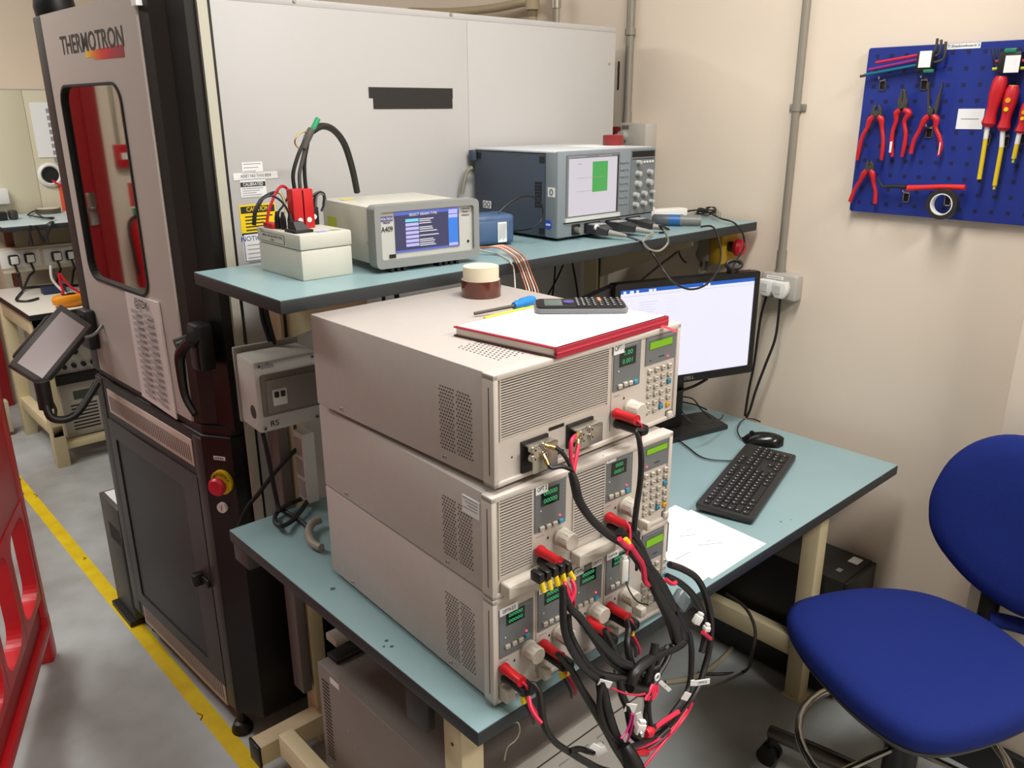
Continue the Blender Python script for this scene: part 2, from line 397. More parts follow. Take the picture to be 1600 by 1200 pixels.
def module(M, t, rect, disp, digits, tags, btns, knob, led=None, dots=True):
    """a plug-in load module: grey panel with display, buttons, knob"""
    u0, u1, v0, v1 = rect
    m = MB(M); m.rect(u0, u1, v0, v1, .0022, .003, modgrey)
    m.box(u0-.004, u0-.0032, .0036, .0042, .02, v1+.004, frontd)
    for k in range(5): m.box(u1-.006, u1-.004, .0019, .0022, v1-.008-k*.007, v1-.0095-k*.007, inkg)
    m.box(u0+(u1-u0)*.4, u1-.006, .0020, .0022, v1-.006, v1-.0045, inkg)
    m.box(u0+.004, u0+.02, .0036, .0040, v0-.010, v0-.0085, inkg)
    tri = (u0+u1)/2-.004; zt = v0-.017
    m.add([(tri-.003, .0037, zt-.003), (tri+.003, .0037, zt-.003), (tri, .0037, zt+.003)], [(0, 1, 2)], ink)
    if dots: m.cyl((u0+.012, .0012, (v0+v1)/2-.006), (u0+.012, .003, (v0+v1)/2-.006), .0013, white_p, n=8)
    mod = m.build('load_module', t)
    d0, d1, e0, e1 = disp
    m = MB(M); m.rect(d0, d1, e0, e1, .0016, .001, disp_dark)
    hgt = (e1-e0)
    for i, s in enumerate(digits):
        m.text(s, (d0+d1)/2, e1-hgt*(.27+.46*i), hgt*.36, led_green, y=.0012, sx=(d1-d0)/(hgt*.36)/max(3.0, len(s)*.66), ext=.0)
    m.build('led_display', mod)
    for i, (u, v, k) in enumerate(btns):
        m = MB(M); m.box(u-.0048, u+.0048, -.002, .0024, v-.0036, v+.0036, k, .001)
        if k is keycap: m.box(u-.003, u+.003, -.0023, -.0019, v-.0006, v+.0008, inkg)
        m.build('button', mod)
    if led:
        m = MB(M); m.cyl((led[0], .0005, led[1]), (led[0], .0025, led[1]), .0015, led_red, n=10); m.build('indicator_led', mod)
    if knob:
        ku, kv = knob
        m = MB(M); m.lathe([(.0165, .004), (.0165, -.003), (.0155, -.004), (.0150, -.024), (.0135, -.026), (.0, -.026)], (ku, 0, kv), (0, 1, 0), keycap, 28)
        for k in range(12):
            a = k*PI/6; m.box(-.0006, .0006, -.024, -.004, .0148, .0156, front_m, M=Matrix.Translation((ku, 0, kv)) @ Matrix.Rotation(a, 4, 'Y'))
        m.build('knob', mod)
    for (txt, a, b) in tags:
        q0, q1, r0, r1 = P4(M, a, b)
        m = MB(M); m.rect(q0, q1, r0, r1, .0008, .0012, paper)
        m.text(txt, (q0+q1)/2, (r0+r1)/2, (r1-r0)*.62, ink, y=.0004, sx=min(1.3, (q1-q0)*.9/((r1-r0)*.62)/(len(txt)*.62)), ext=0.)
        m.build('name_label', mod)
    return mod
def control(M, t, rect, lcd, led, keys, power):
    u0, u1, v0, v1 = rect
    m = MB(M); m.rect(u0, u1, v0, v1, .0022, .003, modgrey)
    m.box(u0+.008, u1-.01, .0019, .0022, v1-.006, v1-.0045, inkg)
    m.box(u0+(u1-u0)*.42, u0+(u1-u0)*.6, .0019, .0022, v0+.009, v0+.011, ink); m.box(u0+.012, u0+.015, .0019, .0022, v0+.006, v0+.009, ink)
    cp = m.build('control_panel', t)
    m = MB(M); m.rect(lcd[0]-.0015, lcd[1]+.0015, lcd[2]-.0015, lcd[3]+.0015, .0017, .001, mat('lcd_frame', (88, 104, 50), .4)); m.rect(*lcd, .0012, .001, lcdgreen); m.build('lcd_screen', cp)
    if led:
        m = MB(M); m.cyl((led[0], .0005, led[1]), (led[0], .0025, led[1]), .0017, led_red, n=10); m.build('indicator_led', cp)
    for (u, v, k) in keys:
        m = MB(M); m.box(u-.0042, u+.0042, -.001, .005, v-.0040, v+.0040, k, .0008)
        m.box(u-.002, u+.0022, -.0013, -.0009, v-.0006, v+.0010, ink)
        m.box(u+.0042, u+.0046, -.0005, .004, v-.0042, v+.0040, frontd); m.box(u-.0042, u+.0046, -.0005, .004, v-.0046, v-.0042, frontd)  # dark strips at right and bottom paint the key's shadow
        m.build('keypad_key', cp)
    if power:
        u, v = power
        m = MB(M); m.box(u-.006, u+.006, -.003, .005, v-.006, v+.006, front_m, .001); m.box(u-.0075, u+.0075, .003, .0045, v-.0075, v+.0075, frontd); m.build('power_button', cp)
def kk(M, pts):
    # key pixel centres -> (u, v, material)
    out = []
    for px, py, k in pts: u, v = fpx(M, px, py, -.001); out.append((u, v, {'c': cyan_k, 'y': orange_k, 'k': keycap}[k]))
    return out
HL = .1795
MBm = frame((.7295, .8475, .968), -2.4)        # middle unit
MBb = frame((.7295, .8475, .7685), -2.4)       # bottom unit
MT = frame((.742, .854, 1.1545), .4)           # top unit
WM = .4235
bot, _ = build_load('electronic_load', 'lowest electronic load of the stack, with four OPT modules', MBb, WM, .1985, .555, {})
mid, _ = build_load('electronic_load', 'middle electronic load of the stack, with OPT 2 and OPT 3 modules', MBm, WM, .177, .555, {'foot': .0008})
top, _ = build_load('electronic_load', 'topmost electronic load of the stack, under the notebook', MT, .452, .1805, .525, {'topvent': 1, 'foot': .0090})
z4 = lambda x, y, bx, by: (bx+x/4, by+y/4)
# --- top unit
louvre(MT, top, *P4(MT, (785, 587), (950, 633)), 25) if False else None
u0, _, v0, v1 = *fpx(MT, 784, 689)[:1], 0, fpx(MT, 784, 689)[1], fpx(MT, 784, 586)[1]
u1 = fpx(MT, 951, 590)[0]
louvre(MT, top, u0, u1, v0, v1, 25)
ua, vb = fpx(MT, 959.5, 614); ub, vt = fpx(MT, 1004, 529)
da, dt = fpx(MT, 970, 547); db, dbm = fpx(MT, 994.5, 567)
B = [(*fpx(MT, x, y), k) for x, y, k in ((969, 604, keycap), (977.5, 600, keycap), (985.5, 598, keycap), (993, 596, cyan_k))]
module(MT, top, (ua, ub, vb, vt), (da, db, dbm, dt), ('1.00', '0.001'), [('OPT1', (960.5, 537), (976, 551))], B, fpx(MT, 985, 638))
ca, cb_ = fpx(MT, 1010, 573); cc, ct = fpx(MT, 1060, 514)
KT = [(1350, 725, 'k'), (1393, 710, 'k'), (1433, 697, 'k'), (1473, 685, 'k'), (1347, 775, 'k'), (1388, 765, 'k'), (1430, 748, 'k'), (1470, 737, 'k'), (1343, 822, 'k'), (1385, 815, 'k'), (1430, 795, 'k'), (1467, 782, 'c'), (1343, 872, 'k'), (1383, 860, 'k'), (1420, 850, 'k'), (1463, 835, 'k'), (1338, 930, 'k'), (1380, 915, 'k'), (1420, 900, 'k'), (1462, 880, 'k'), (1335, 975, 'k'), (1378, 962, 'k'), (1417, 940, 'c'), (1460, 928, 'y')]
KT = [(680+x/4, 400+y/4, k) for x, y, k in KT]
la, lb = fpx(MT, 1017, 547); lc, ld_ = fpx(MT, 1052, 526)
control(MT, top, (ca, cc, cb_, ct), (la, lc, lb, ld_), fpx(MT, 1044.5, 556), kk(MT, KT), fpx(MT, 1045.7, 647.5))
def busbar(name_label, px_tl, px_br, bolts):
    a, b = fpx(MT, *px_tl); c, d = fpx(MT, *px_br)
    m = MB(MT); m.box(a, c, -.0005, .0038, d, b, blk)
    m.build('terminal_recess', top)
    m = MB(MT); m.box(a+.006, c+.002, -.020, -.016, d+.003, b-.006, steel, .0008); m.box(a+.006, c+.002, -.020, .0, b-.009, b-.006, steel, .0006)
    br = m.build('busbar_terminal', top)
    for px, py in bolts:
        u, v = fpx(MT, px, py, -.02)
        m = MB(MT); m.cyl((u, -.016, v), (u, -.0215, v), .0062, steel, n=16); m.cyl((u, -.021, v), (u, -.026, v), .0045, chrome, n=12); m.disc((u, -.0262, v), (0, -1, 0), .0022, hole_m, 6); m.build('bolt', br)
b2 = lambda x, y: (720+x/4, 640+y/4)
busbar('l', b2(383, 208), b2(545, 335), [b2(450, 250), b2(450, 305), b2(515, 222), b2(515, 275)])
busbar('r', b2(668, 100), b2(825, 185), [b2(750, 150), b2(752, 190), b2(805, 118), b2(808, 165)])
for (x, y) in ((607, 112), (607, 278)):
    u, v = fpx(MT, *b2(x, y)); m = MB(MT); m.box(u-.017, u+.017, .0025, .0045, v-.0025, v+.0025, blk); m.build('panel_slot', top)
for (x, y) in ((330, 302), (858, 100), (250, 460), (1115, 118)):
    u, v = fpx(MT, *b2(x, y)); m = MB(MT); m.cyl((u, .0032, v), (u, .0045, v), .0016, hole_m, n=8); m.build('panel_screw', top)
# --- middle unit
def lv(M, t, tl, bl, br, n):
    a, vt_ = fpx(M, *tl); _, vb_ = fpx(M, *bl); c, _ = fpx(M, *br); louvre(M, t, a, c, vb_, vt_, n)
lv(MBm, mid, (781.5, 785), (782, 906), (831.5, 886), 27)
lv(MBm, mid, (899, 739), (899, 848), (943, 827), 25)
def mod_px(M, t, tl, br, dtl, dbr, digits, tags, btns, knob, led):
    a, vt_ = fpx(M, *tl); c, vb_ = fpx(M, *br); d0, d1 = fpx(M, *dtl); e0, e1 = fpx(M, *dbr)
    return module(M, t, (a, c, vb_, vt_), (d0, e0, e1, d1), digits, tags, [(*fpx(M, x, y), k) for x, y, k in btns], fpx(M, *knob, -.01) if knob else None, fpx(M, *led) if led else None)
k4 = lambda pts: [(x, y, cyan_k if i == 3 else keycap) for i, (x, y) in enumerate(pts)]
mod_px(MBm, mid, (837.5, 759.5), (885, 815), (847, 767), (875, 782), ('00000', '00000'), [('OPT 2', (838, 760), (857, 768))], k4([(847, 826), (857.5, 822), (867.5, 818), (877, 814)]), (884, 842), (876, 805))
mod_px(MBm, mid, (947.5, 715), (988, 770), (957, 725), (980, 737), ('000', '0001'), [('OPT 3', (948.7, 715.5), (963.2, 720))], k4([(955, 776), (963.7, 773), (972.5, 769.5), (980.5, 765.5)]), (984, 792), (980, 758))
ca, cb_ = fpx(MBm, 1004, 740); cc, ct = fpx(MBm, 1052, 677); la, lb = fpx(MBm, 1012, 712); lc, ld_ = fpx(MBm, 1044, 692)
KM = [(1167, 420, 'k'), (1207, 405, 'k'), (1245, 390, 'k'), (1288, 373, 'k'), (1165, 468, 'k'), (1207, 455, 'k'), (1245, 437, 'k'), (1285, 415, 'k'), (1160, 520, 'k'), (1205, 500, 'k'), (1243, 490, 'k'), (1283, 460, 'c'), (1158, 560, 'k'), (1205, 545, 'k'), (1240, 535, 'k'), (1280, 512, 'k'), (1158, 610, 'k'), (1200, 595, 'k'), (1240, 580, 'k'), (1280, 555, 'k'), (1155, 655, 'k'), (1197, 640, 'k'), (1237, 612, 'c'), (1278, 595, 'y')]
KM = [(720+x/4, 640+y/4, k) for x, y, k in KM]
control(MBm, mid, (ca, cc, cb_, ct), (la, lc, lb, ld_), fpx(MBm, 1011.5, 730), kk(MBm, KM), fpx(MBm, 1040, 804))
def pull_bar(M, t, pl, pr, h, name='pull_bar'):
    a, v = fpx(M, *pl); c, v2 = fpx(M, *pr); v = (v+v2)/2
    m = MB(M); m.prism(rrect(a, c, v-h/2, v+h/2, .004), -.020, .004, keycap, bev=.004, smooth=True); m.build(name, t)
pull_bar(MBm, mid, (783, 921), (842, 893), .024); pull_bar(MBm, mid, (893, 874), (951, 842), .024)
a, v = fpx(MBm, 1002, 818); m = MB(MBm); m.box(a-.004, a+.006, -.018, .004, v-.009, v+.009, keycap, .003); m.build('pull_bar_end', mid)
# sticker on the left cheek of the middle load
ML = frame(MBm @ Vector((.0028, 0, 0)), 87.6+180)
a, vt_ = fpx(ML, 722, 768); c, vb_ = fpx(ML, 748.5, 803)
m = MB(MBm); y0 = .055; p = MBm.inverted() @ onpl(722, 768, MBm @ Vector((.003, 0, 0)), MBm.to_3x3() @ Vector((1, 0, 0))); q = MBm.inverted() @ onpl(749, 806, MBm @ Vector((.003, 0, 0)), MBm.to_3x3() @ Vector((1, 0, 0)))
m.box(.0024, .0042, q.y, p.y, p.z-.034, p.z-.004, paper)
for k in range(4): m.box(.0021, .0025, q.y+.004, p.y-.003-(k % 3)*.006, p.z-.008-k*.0055, p.z-.0065-k*.0055, inkg)
m.build('calibration_sticker', mid)
# --- bottom unit: four modules
mod_px(MBb, bot, (781.5, 961), (834.5, 1004), (792, 960), (821, 965), ('00000', '00000'), [('OPT4-2.2', (781.5, 954), (810, 951.5))], k4([(793.5, 1010), (804, 1005), (814, 999.5), (824, 993)]), (832, 1019), (823.5, 986))
mod_px(MBb, bot, (842.5, 926), (884, 968), (852, 926), (878, 934), ('00000', '00000'), [('OPT5', (843, 923), (858, 923))], k4([(852.5, 975), (861.5, 970.5), (870.5, 966), (880, 961)]), (881, 991), None)
mod_px(MBb, bot, (898.5, 894), (940.5, 934), (908, 897), (932, 905), ('00000', '00000'), [('OPT6', (898.5, 891), (912.5, 896)), ('OPT7', (926, 877), (941, 881))], k4([(906.5, 947), (915.5, 942.5), (924, 938), (932, 934)]), (935, 957), (932, 926))
mod_px(MBb, bot, (949.5, 874), (984, 913), (958, 872), (981, 876), ('00000', '00000'), [('OPT8', (949, 868), (967, 868))], k4([(957, 917), (965, 912.5), (973, 908.5), (980, 904)]), (984, 932), None)
ca, cb_ = fpx(MBb, 1003, 883); cc, ct = fpx(MBb, 1047, 817); la, lb = fpx(MBb, 1011, 857); lc, ld_ = fpx(MBb, 1037, 834)
KB = [(x-3, y+143, k) for x, y, k in KM]
control(MBb, bot, (ca, cc, cb_, ct), (la, lc, lb, ld_), None, kk(MBb, KB), fpx(MBb, 1036, 946))
m = MB(MBb); a, v = fpx(MBb, 781, 1075); m.prism([(a, v-.022), (a+.02, v-.022), (a+.02, v+.004), (a, v+.004)], -.018, .004, keycap, bev=.003); m.build('pull_bar_end', bot)
for px, py in ((846, 1047), (952, 982), (995, 952)):
    a, v = fpx(MBb, px, py); m = MB(MBb); m.box(a-.008, a+.008, -.018, .004, v-.010, v+.010, keycap, .003); m.build('pull_bar_end', bot)
# ================================================================ tall test chamber
ch_grey = mat('chamber_grey', (186, 174, 167), .42)
ch_black = mat('chamber_black', (11, 10, 10), .42)
ch_dark = mat('chamber_dark_grey', (54, 50, 49), .42)
glass_m = mat('dark_mirror_glass', (166, 162, 154), .03, 1.0)
darkglass = mat('tinted_lower_glass', (7, 7, 8), .2, spec=.22)
t = thing('test_chamber', (1.4, 2.25, 0), 'tall grey and black environmental test chamber with a window in its door', 'test chamber')
def plan(m, poly, z0, z1, mt, bev=.0):
    # polygon in plan (x, y) extruded in z
    A = Matrix(((1, 0, 0, 0), (0, 0, 1, 0), (0, 1, 0, 0), (0, 0, 0, 1)))   # local (x, y=height, z=y)
    m.prism(poly, z0, z1, mt, M=A, bev=bev)
FXl = lambda y: .72-.04*(y-2.0)
m = MB(); plan(m, [(.745, 1.99), (.775, 1.870), (.80, 1.872), (.83, 1.90), (2.15, 1.90), (2.15, 2.66), (FXl(2.68)+.02, 2.68)], .945, 1.926, ch_black); m.build('upper_body', t)
m = MB(); plan(m, [(FXl(1.955), 1.955), (.766, 1.883), (2.14, 1.885), (2.14, 2.66), (FXl(2.685), 2.685)], .075, .925, ch_black, .004)
plan(m, [(FXl(1.965)+.006, 1.962), (.772, 1.890), (2.13, 1.892), (2.13, 2.65), (FXl(2.68)+.01, 2.68)], .924, .948, blk)
m.build('lower_cabinet', t)
MC = frame((.72, 2.0, 0), -90+2.29)
CF = lambda px, py: fpx(MC, px, py)
# front left post
m = MB(MC); m.box(-.702, -.638, 0, .10, .94, 1.945, mat('post_brown', (38, 31, 29), .5), .004); m.build('hinge_post', t)
# side skin
m = MB(); m.box(.800, .822, 1.862, 1.872, .6, 1.94, mat('edge_trim', (196, 192, 176), .5)); m.box(.822, .830, 1.866, 1.874, .6, 1.94, blk); m.build('side_trim', t)
m = MB(); m.box(.830, 1.545, 1.868, 1.90, .55, 1.928, panel_w, .001); m.box(1.546, 2.158, 1.868, 1.90, .55, 1.928, panel_w, .001)
for px, py in ((952, 100), (705, 22), (460, 1)):
    p = Y(px, py, 1.868); m.cyl(p, p-Vector((0, .002, 0)), .004, steel, n=10)
m.build('side_panel', t)
m = MB(); m.box(.80, 2.158, 1.870, 2.66, 1.928, 1.944, panel_w, .002); m.build('roof_panel', t)
# door with window
DZ0, DZ1 = .950, 1.945; DU0, DU1 = -.635, .0
wo = rrect(-.574, -.150, 1.243, 1.767, .05, 6); wi = rrect(-.568, -.156, 1.249, 1.761, .046, 6)
do = [];
def outer_for(inner, u0, u1, v0, v1):
    # outer loop matching point count by projecting each inner point on the rectangle
    cu, cv = (u0+u1)/2, (v0+v1)/2; out = []
    iu0, iu1 = min(p[0] for p in inner), max(p[0] for p in inner); iv0, iv1 = min(p[1] for p in inner), max(p[1] for p in inner)
    icu, icv = (iu0+iu1)/2, (iv0+iv1)/2
    for p in inner:
        a = (p[0]-icu)/((iu1-iu0)/2); b = (p[1]-icv)/((iv1-iv0)/2)
        k = 1/max(abs(a), abs(b)); out.append((cu+a*k*(u1-u0)/2, cv+b*k*(v1-v0)/2))
    # snap corner points
    for (x, y) in ((u0, v0), (u0, v1), (u1, v0), (u1, v1)):
        i = min(range(len(out)), key=lambda i: (out[i][0]-x)**2+(out[i][1]-y)**2); out[i] = (x, y)
    return out
m = MB(MC); vs_, fs_ = ringplate(outer_for(wo, DU0, DU1, DZ0, DZ1), wo, 0, .03); m.add(vs_, fs_, ch_grey)
m.add([(DU1, 0, DZ0), (DU1, 0, DZ1), (DU1+.012, .03, DZ1), (DU1+.012, .03, DZ0)], [(0, 1, 2, 3)], ch_grey)
door = m.build('chamber_door', t)
m = MB(MC); vs_, fs_ = ringplate(wo, wi, -.004, .02); m.add(vs_, fs_, black_rub); m.build('window_gasket', door)
m = MB(MC); m.prism(wi, .006, .012, glass_m); m.build('window_glass', door)
m = MB(); plan(m, [(.7245, 1.995), (.733, 1.962), (.762, 1.93), (.762, 1.99)], .950, 1.945, mat('door_edge_brown', (36, 29, 26), .5)); m.build('door_edge', t)
# maker's lettering with flame underline
m = MB(MC)
p = CF(141, 66); m.text('THERMOTRON', p[0], p[1], .062, mat('logo_black', (38, 34, 34), .5), y=-.0008, sx=1.0, ext=.0); 
for k in range(14):
    u0_, u1_ = -.34+k*.0175, -.34+(k+1)*.0175; c = (240-int(k*4), max(40, 190-k*24), 30+k*2) if k < 8 else (196-(k-8)*10, 36, 52)
    m.box(u0_, u1_, -.0006, .0, p[1]-.034-(.006 if k > 2 else .0)-k*.0002, p[1]-.019+k*.0003, mat('flame_%d' % k, c, .5))
m.build('maker_logo', door)
# upper control label strip at the top edge
m = MB(); q = X(219, 6, .735); m.box(q.x-.02, q.x+.03, q.y-.03, q.y-.002, q.z-.006, q.z+.012, paper); m.build('asset_sticker', t)
# seam vents
def slot_vent(name, tl, br, n, par, lean=.25):
    a, v1_ = CF(*tl); c, v0_ = CF(*br)
    m = MB(MC); m.box(a, c, -.002, .004, v0_, v1_, mat('vent_beige', (206, 190, 176), .45), .001)
    w_ = (c-a)-.02
    for i in range(n):
        u = a+.01+w_*(i+.5)/n; h = (v1_-v0_)*.30; vc = (v0_+v1_)/2-.004
        m.add([(u-.0045, -.0024, vc+h), (u+.0005, -.0024, vc+h), (u+.0055, -.0024, vc-h), (u+.0005, -.0024, vc-h)], [(0, 1, 2, 3)], hole_m)
    m.build(name, par)
slot_vent('upper_vent', (167, 607), (305, 729), 44, t)
slot_vent('lower_vent', (222, 933), (356, 1102), 44, t)
# lower door: frame and tinted pane
a, v1_ = CF(187, 663); c, v0_ = CF(334, 1058)
lo_in = rrect(-.588, -.105, .175, .735, .012, 6); lo_out = outer_for(lo_in, -.632, -.008, .135, .792)
m = MB(MC); vs_, fs_ = ringplate(lo_out, lo_in, -.004, .012); m.add(vs_, fs_, ch_dark); ld = m.build('lower_door', t)
m = MB(MC); m.prism(lo_in, .004, .008, darkglass); m.build('tinted_pane', ld)
qc = CF(318, 901)
m = MB(MC); m.box(qc[0]-.014, qc[0]+.012, -.032, -.004, qc[1]-.018, qc[1]+.018, blk, .005); m.box(qc[0], qc[0]+.05, -.012, -.004, qc[1]-.012, qc[1]+.012, blk, .003); m.build('door_catch', ld)
m = MB(MC); m.box(-.688, -.636, -.003, .01, .08, .92, ch_dark, .002); m.build('front_post', t)
m = MB(MC); m.box(-.006, .043, -.003, .01, .08, .915, ch_dark, .002); m.build('front_post', t)
for px, py in ((376, 1132), (237, 978)):
    p = Z(px, py, .02); p = Vector((max(p.x, .735), p.y, 0)) if px > 300 else Vector((p.x+.03, p.y, 0))
    m = MB(); m.lathe([(.030, 0), (.030, .012), (.022, .030), (.012, .034), (.012, .08)], p, (0, 0, 1), blk, 18); m.build('levelling_foot', t)
for x, y in ((2.05, 1.95), (2.05, 2.6)):
    m = MB(); m.lathe([(.030, 0), (.030, .012), (.022, .030), (.012, .034), (.012, .08)], (x, y, 0), (0, 0, 1), blk, 18); m.build('levelling_foot', t)
m = MB(); p = X(90, 8, .76); m.lathe([(.05, 0), (.055, .03), (.05, .06), (.02, .075), (0, .078)], (p.x, p.y+.03, 1.944), (0, 0, 1), ch_black, 20); m.build('roof_beacon', t)
# door handle
m = MB(MC)
hs = [(300, 528), (282, 552), (283, 582), (290, 620), (305, 648)]
hp = [MC.inverted() @ onpl(x, y, MC @ Vector((0, -.045, 0)), MC.to_3x3() @ Vector((0, 1, 0))) for x, y in hs]
m.tube(hp, [.012, .013, .012, .010, .008], ch_black, 8); q = CF(305, 540)
q1 = MC.inverted() @ X(318, 540, .735)
m.box(q1.x-.035, q1.x+.02, -.012, .03, q1.z-.06, q1.z+.055, ch_black, .008); m.cyl((q1.x-.005, .0, q1.z+.02), (q1.x-.012, -.05, q1.z+.01), .016, ch_black); m.cyl((q1.x-.03, -.0, q1.z), hp[0], .014, ch_black)
m.build('door_handle', t)
# emergency stop on the corner chamfer
ME = frame((.7232, 1.953, 0), -58.6)
E_ = lambda px, py: fpx(ME, px, py)
u, v = E_(349, 752)
m = MB(ME); m.prism([(u+.030*math.cos(a)*1.0, v+.033*math.sin(a)) for a in [2*PI*i/28 for i in range(28)]], -.010, 0, yel, bev=.001)

for k_, ch_ in enumerate('EMERGENCY'):
    a_ = math.radians(158-k_*17); m.text(ch_, u+.0235*math.cos(a_), v+.0235*math.sin(a_), .0105, ink, y=-.0112, ext=0., rot=a_-PI/2)
est = m.build('emergency_stop', t)
m = MB(ME); m.cyl((u, -.008, v-.003), (u, -.020, v-.003), .012, gold); m.lathe([(.013, -.016), (.022, -.020), (.024, -.030), (.020, -.036), (.0, -.038)], (u, 0, v-.004), (0, 1, 0), redw, 24); m.build('push_button', est)
m = MB(ME); u, v = E_(343, 716); m.rect(u-.017, u+.017, v-.005, v+.005, -.001, .001, paper)
for k in range(5): m.box(u-.014+k*.0055, u-.0105+k*.0055, -.0013, -.001, v-.002, v+.002, ink)
m.build('engraved_label', t)
m = MB(ME); u, v = E_(349, 792); m.cyl((u, 0, v), (u, -.008, v), .014, white_p, n=22); m.box(u-.001, u+.001, -.0084, -.008, v-.007, v+.007, ink); ky = m.build('key_switch', t)
# stickers on the side panel
def sticker(name, tl, br, col, build, lab=None):
    p = Y(tl[0], tl[1], 1.8675); q = Y(br[0], br[1], 1.8675)
    m = MB(frame((0, 1.8675, 0))); m.rect(p.x, q.x, q.z, p.z, -.0006, .0006, col)
    build(m, p.x, q.x, q.z, p.z); return m.build(name, t, label=lab)
def lines(m, u0, u1, v0, v1, n, h=.0016, mt=inkg):
    for k in range(n):
        v = v1-(v1-v0)*(k+.5)/n; m.box(u0, u1-(u1-u0)*((k*37 % 5)/12), -.0009, -.0006, v-h/2, v+h/2, mt)
sticker('inspection_sticker', (377, 254), (411, 269), paper, lambda m, a, b, c, d: lines(m, a+.004, b-.004, c, d, 3))
sticker('asset_strip', (364, 271), (434, 278), paper, lambda m, a, b, c, d: m.text('ASSET NO TH10 0024', (a+b)/2, (c+d)/2, (d-c)*.62, inkg, ext=0., sx=.8))
def calb(m, a, b, c, d):
    m.box(a+.001, b-.001, -.0008, -.0006, d-(d-c)*.42, d-(d-c)*.16, ink); m.text('CALIBRATED', (a+b)/2, d-(d-c)*.29, (d-c)*.25, paper, y=-.0011, sx=.95*(b-a)/((d-c)*.25)/7.0, ext=0.); lines(m, a+.004, b-.008, c+.002, d-(d-c)*.45, 4)
sticker('calibrated_sticker', (374, 281), (417, 306), paper, calb)
ysign = mat('caution_yellow', (250, 214, 20), .5)
def caut(m, a, b, c, d):
    m.box(a+.003, b-.003, -.0008, -.0006, d-(d-c)*.28, d-.004, ink); m.text('CAUTION', (a+b)/2, d-(d-c)*.16, (d-c)*.20, ysign, y=-.0011, ext=0., sx=.9)
    for k, s in enumerate(('', '', '')): pass
    lines(m, a+.012, b-.010, c+.008, d-(d-c)*.34, 5, .003, ink)
sticker('caution_sign', (373, 321), (434, 363), ysign, caut)
def note(m, a, b, c, d):
    m.box(a+.002, b-.002, -.0008, -.0006, c+.002, d-.002, mat('notice_blue', (60, 84, 150), .6)); m.box(a+.004, b-.004, -.001, -.0008, c+.004, d-.004, paper); m.text('NOTICE', a+(b-a)*.42, d-.014, .016, mat('notice_blue', (60, 84, 150), .6), y=-.0013, ext=0.)
    for k in range(7): m.box(a+.010, b-.012, -.0013, -.001, d-.030-k*.010, d-.028-k*.010, inkg)
sticker('notice_sign', (378, 365), (420, 406), paper, note)
# black tape on the panel
m = MB(frame((0, 1.8675, 0))); p = Y(575.6, 136, 1.8675); q = Y(707, 140, 1.8675); bt = mat('black_tape', (36, 34, 32), .55)
m.rect(p.x, q.x, p.z-.026, p.z, -.0008, .0008, bt); m.rect(p.x+.012, q.x-.002, p.z-.052, p.z-.024, -.0012, .0012, bt)
m.build('black_tape', label='two strips of black tape stuck across the white chamber side panel', cat='tape')
# document sleeve taped on the door
m = MB(MC); cs = [CF(197, 455), CF(249, 472), CF(278, 655), CF(226, 618)]
m.add([(c[0], -.0035-.004*math.sin(i*1.7)**2, c[1]) for i, c in enumerate(cs)]+[(c[0], -.0005, c[1]) for c in cs], [(0, 1, 2, 3), (4, 7, 6, 5), (0, 4, 5, 1), (1, 5, 6, 2), (2, 6, 7, 3), (3, 7, 4, 0)], mat('sleeve_paper', (226, 216, 212), .3))
lo = m.build('document_sleeve', label='tall paper table in a clear sleeve taped to the chamber door', cat='document')
def bil(a, b):
    u = [cs[0][k]*(1-a)*(1-b)+cs[1][k]*a*(1-b)+cs[2][k]*a*b+cs[3][k]*(1-a)*b for k in (0, 1)]; return u
m = MB(MC); gcell = mat('table_cell', (176, 168, 170), .6)
for r in range(14):
    for c_ in range(2):
        a0 = .20+c_*.36; b0 = .13+r*.058
        q = [bil(a0, b0), bil(a0+.24, b0), bil(a0+.24, b0+.036), bil(a0, b0+.036)]
        m.add([(x, -.0105, y) for x, y in q], [(0, 1, 2, 3)], gcell)
q = bil(.55, .06); m.text('@TDK', q[0], q[1], .030, ink, y=-.0108, ext=0.)
m.build('printed_table', lo)
# ================================================================ swivel touchscreen at the chamber's left
P0 = Vector((.60, 2.50, 1.0)); d0 = (CAM-P0).normalized()
nrm = (d0+Vector((0, 0, .25))+RT*.25).normalized()
q4 = [fpl(x, y, P0, nrm) for x, y in ((87, 474), (138, 500), (73, 610), (22, 570))]
ex = (q4[1]-q4[0]+q4[2]-q4[3]).normalized(); nn = -nrm; ey = nn.cross(ex).normalized(); ex = ey.cross(nn)
cen = sum(q4, Vector())/4; Wd = ((q4[1]-q4[0]).length+(q4[2]-q4[3]).length)/2; Hd = ((q4[3]-q4[0]).length+(q4[2]-q4[1]).length)/2
MS = Matrix(((ex.x, nn.x, ey.x, cen.x), (ex.y, nn.y, ey.y, cen.y), (ex.z, nn.z, ey.z, cen.z), (0, 0, 0, 1)))
if ey.z < 0: ey = -ey
t = thing('touchscreen', (cen.x, cen.y, .85), 'tilted grey-framed touchscreen on a swivel arm at the left of the test chamber', 'screen')
m = MB(MS); m.box(-Wd/2, Wd/2, 0, .035, -Hd/2, Hd/2, mat('screen_bezel', (74, 68, 66), .45), .004); m.build('bezel', t)
m = MB(MS); m.box(-Wd/2+.014, Wd/2-.012, -.0008, .001, -Hd/2+.018, Hd/2-.016, mat('screen_reflection_pink', (150, 128, 128), .22, spec=.8)); m.build('screen', t)  # pinkish base colour stands in for the room reflected in the glass
m = MB(MS); m.box(-.06, .06, .035, .06, -.08, .08, blk, .01); m.build('back_cover', t)
ar = [fpl(x, y, P0, nrm) for x, y in ((70, 622), (78, 650), (98, 656), (120, 646), (140, 618), (152, 598))]
m = MB(); m.tube(ar, .011, blk, 10); m.build('swivel_arm', t)
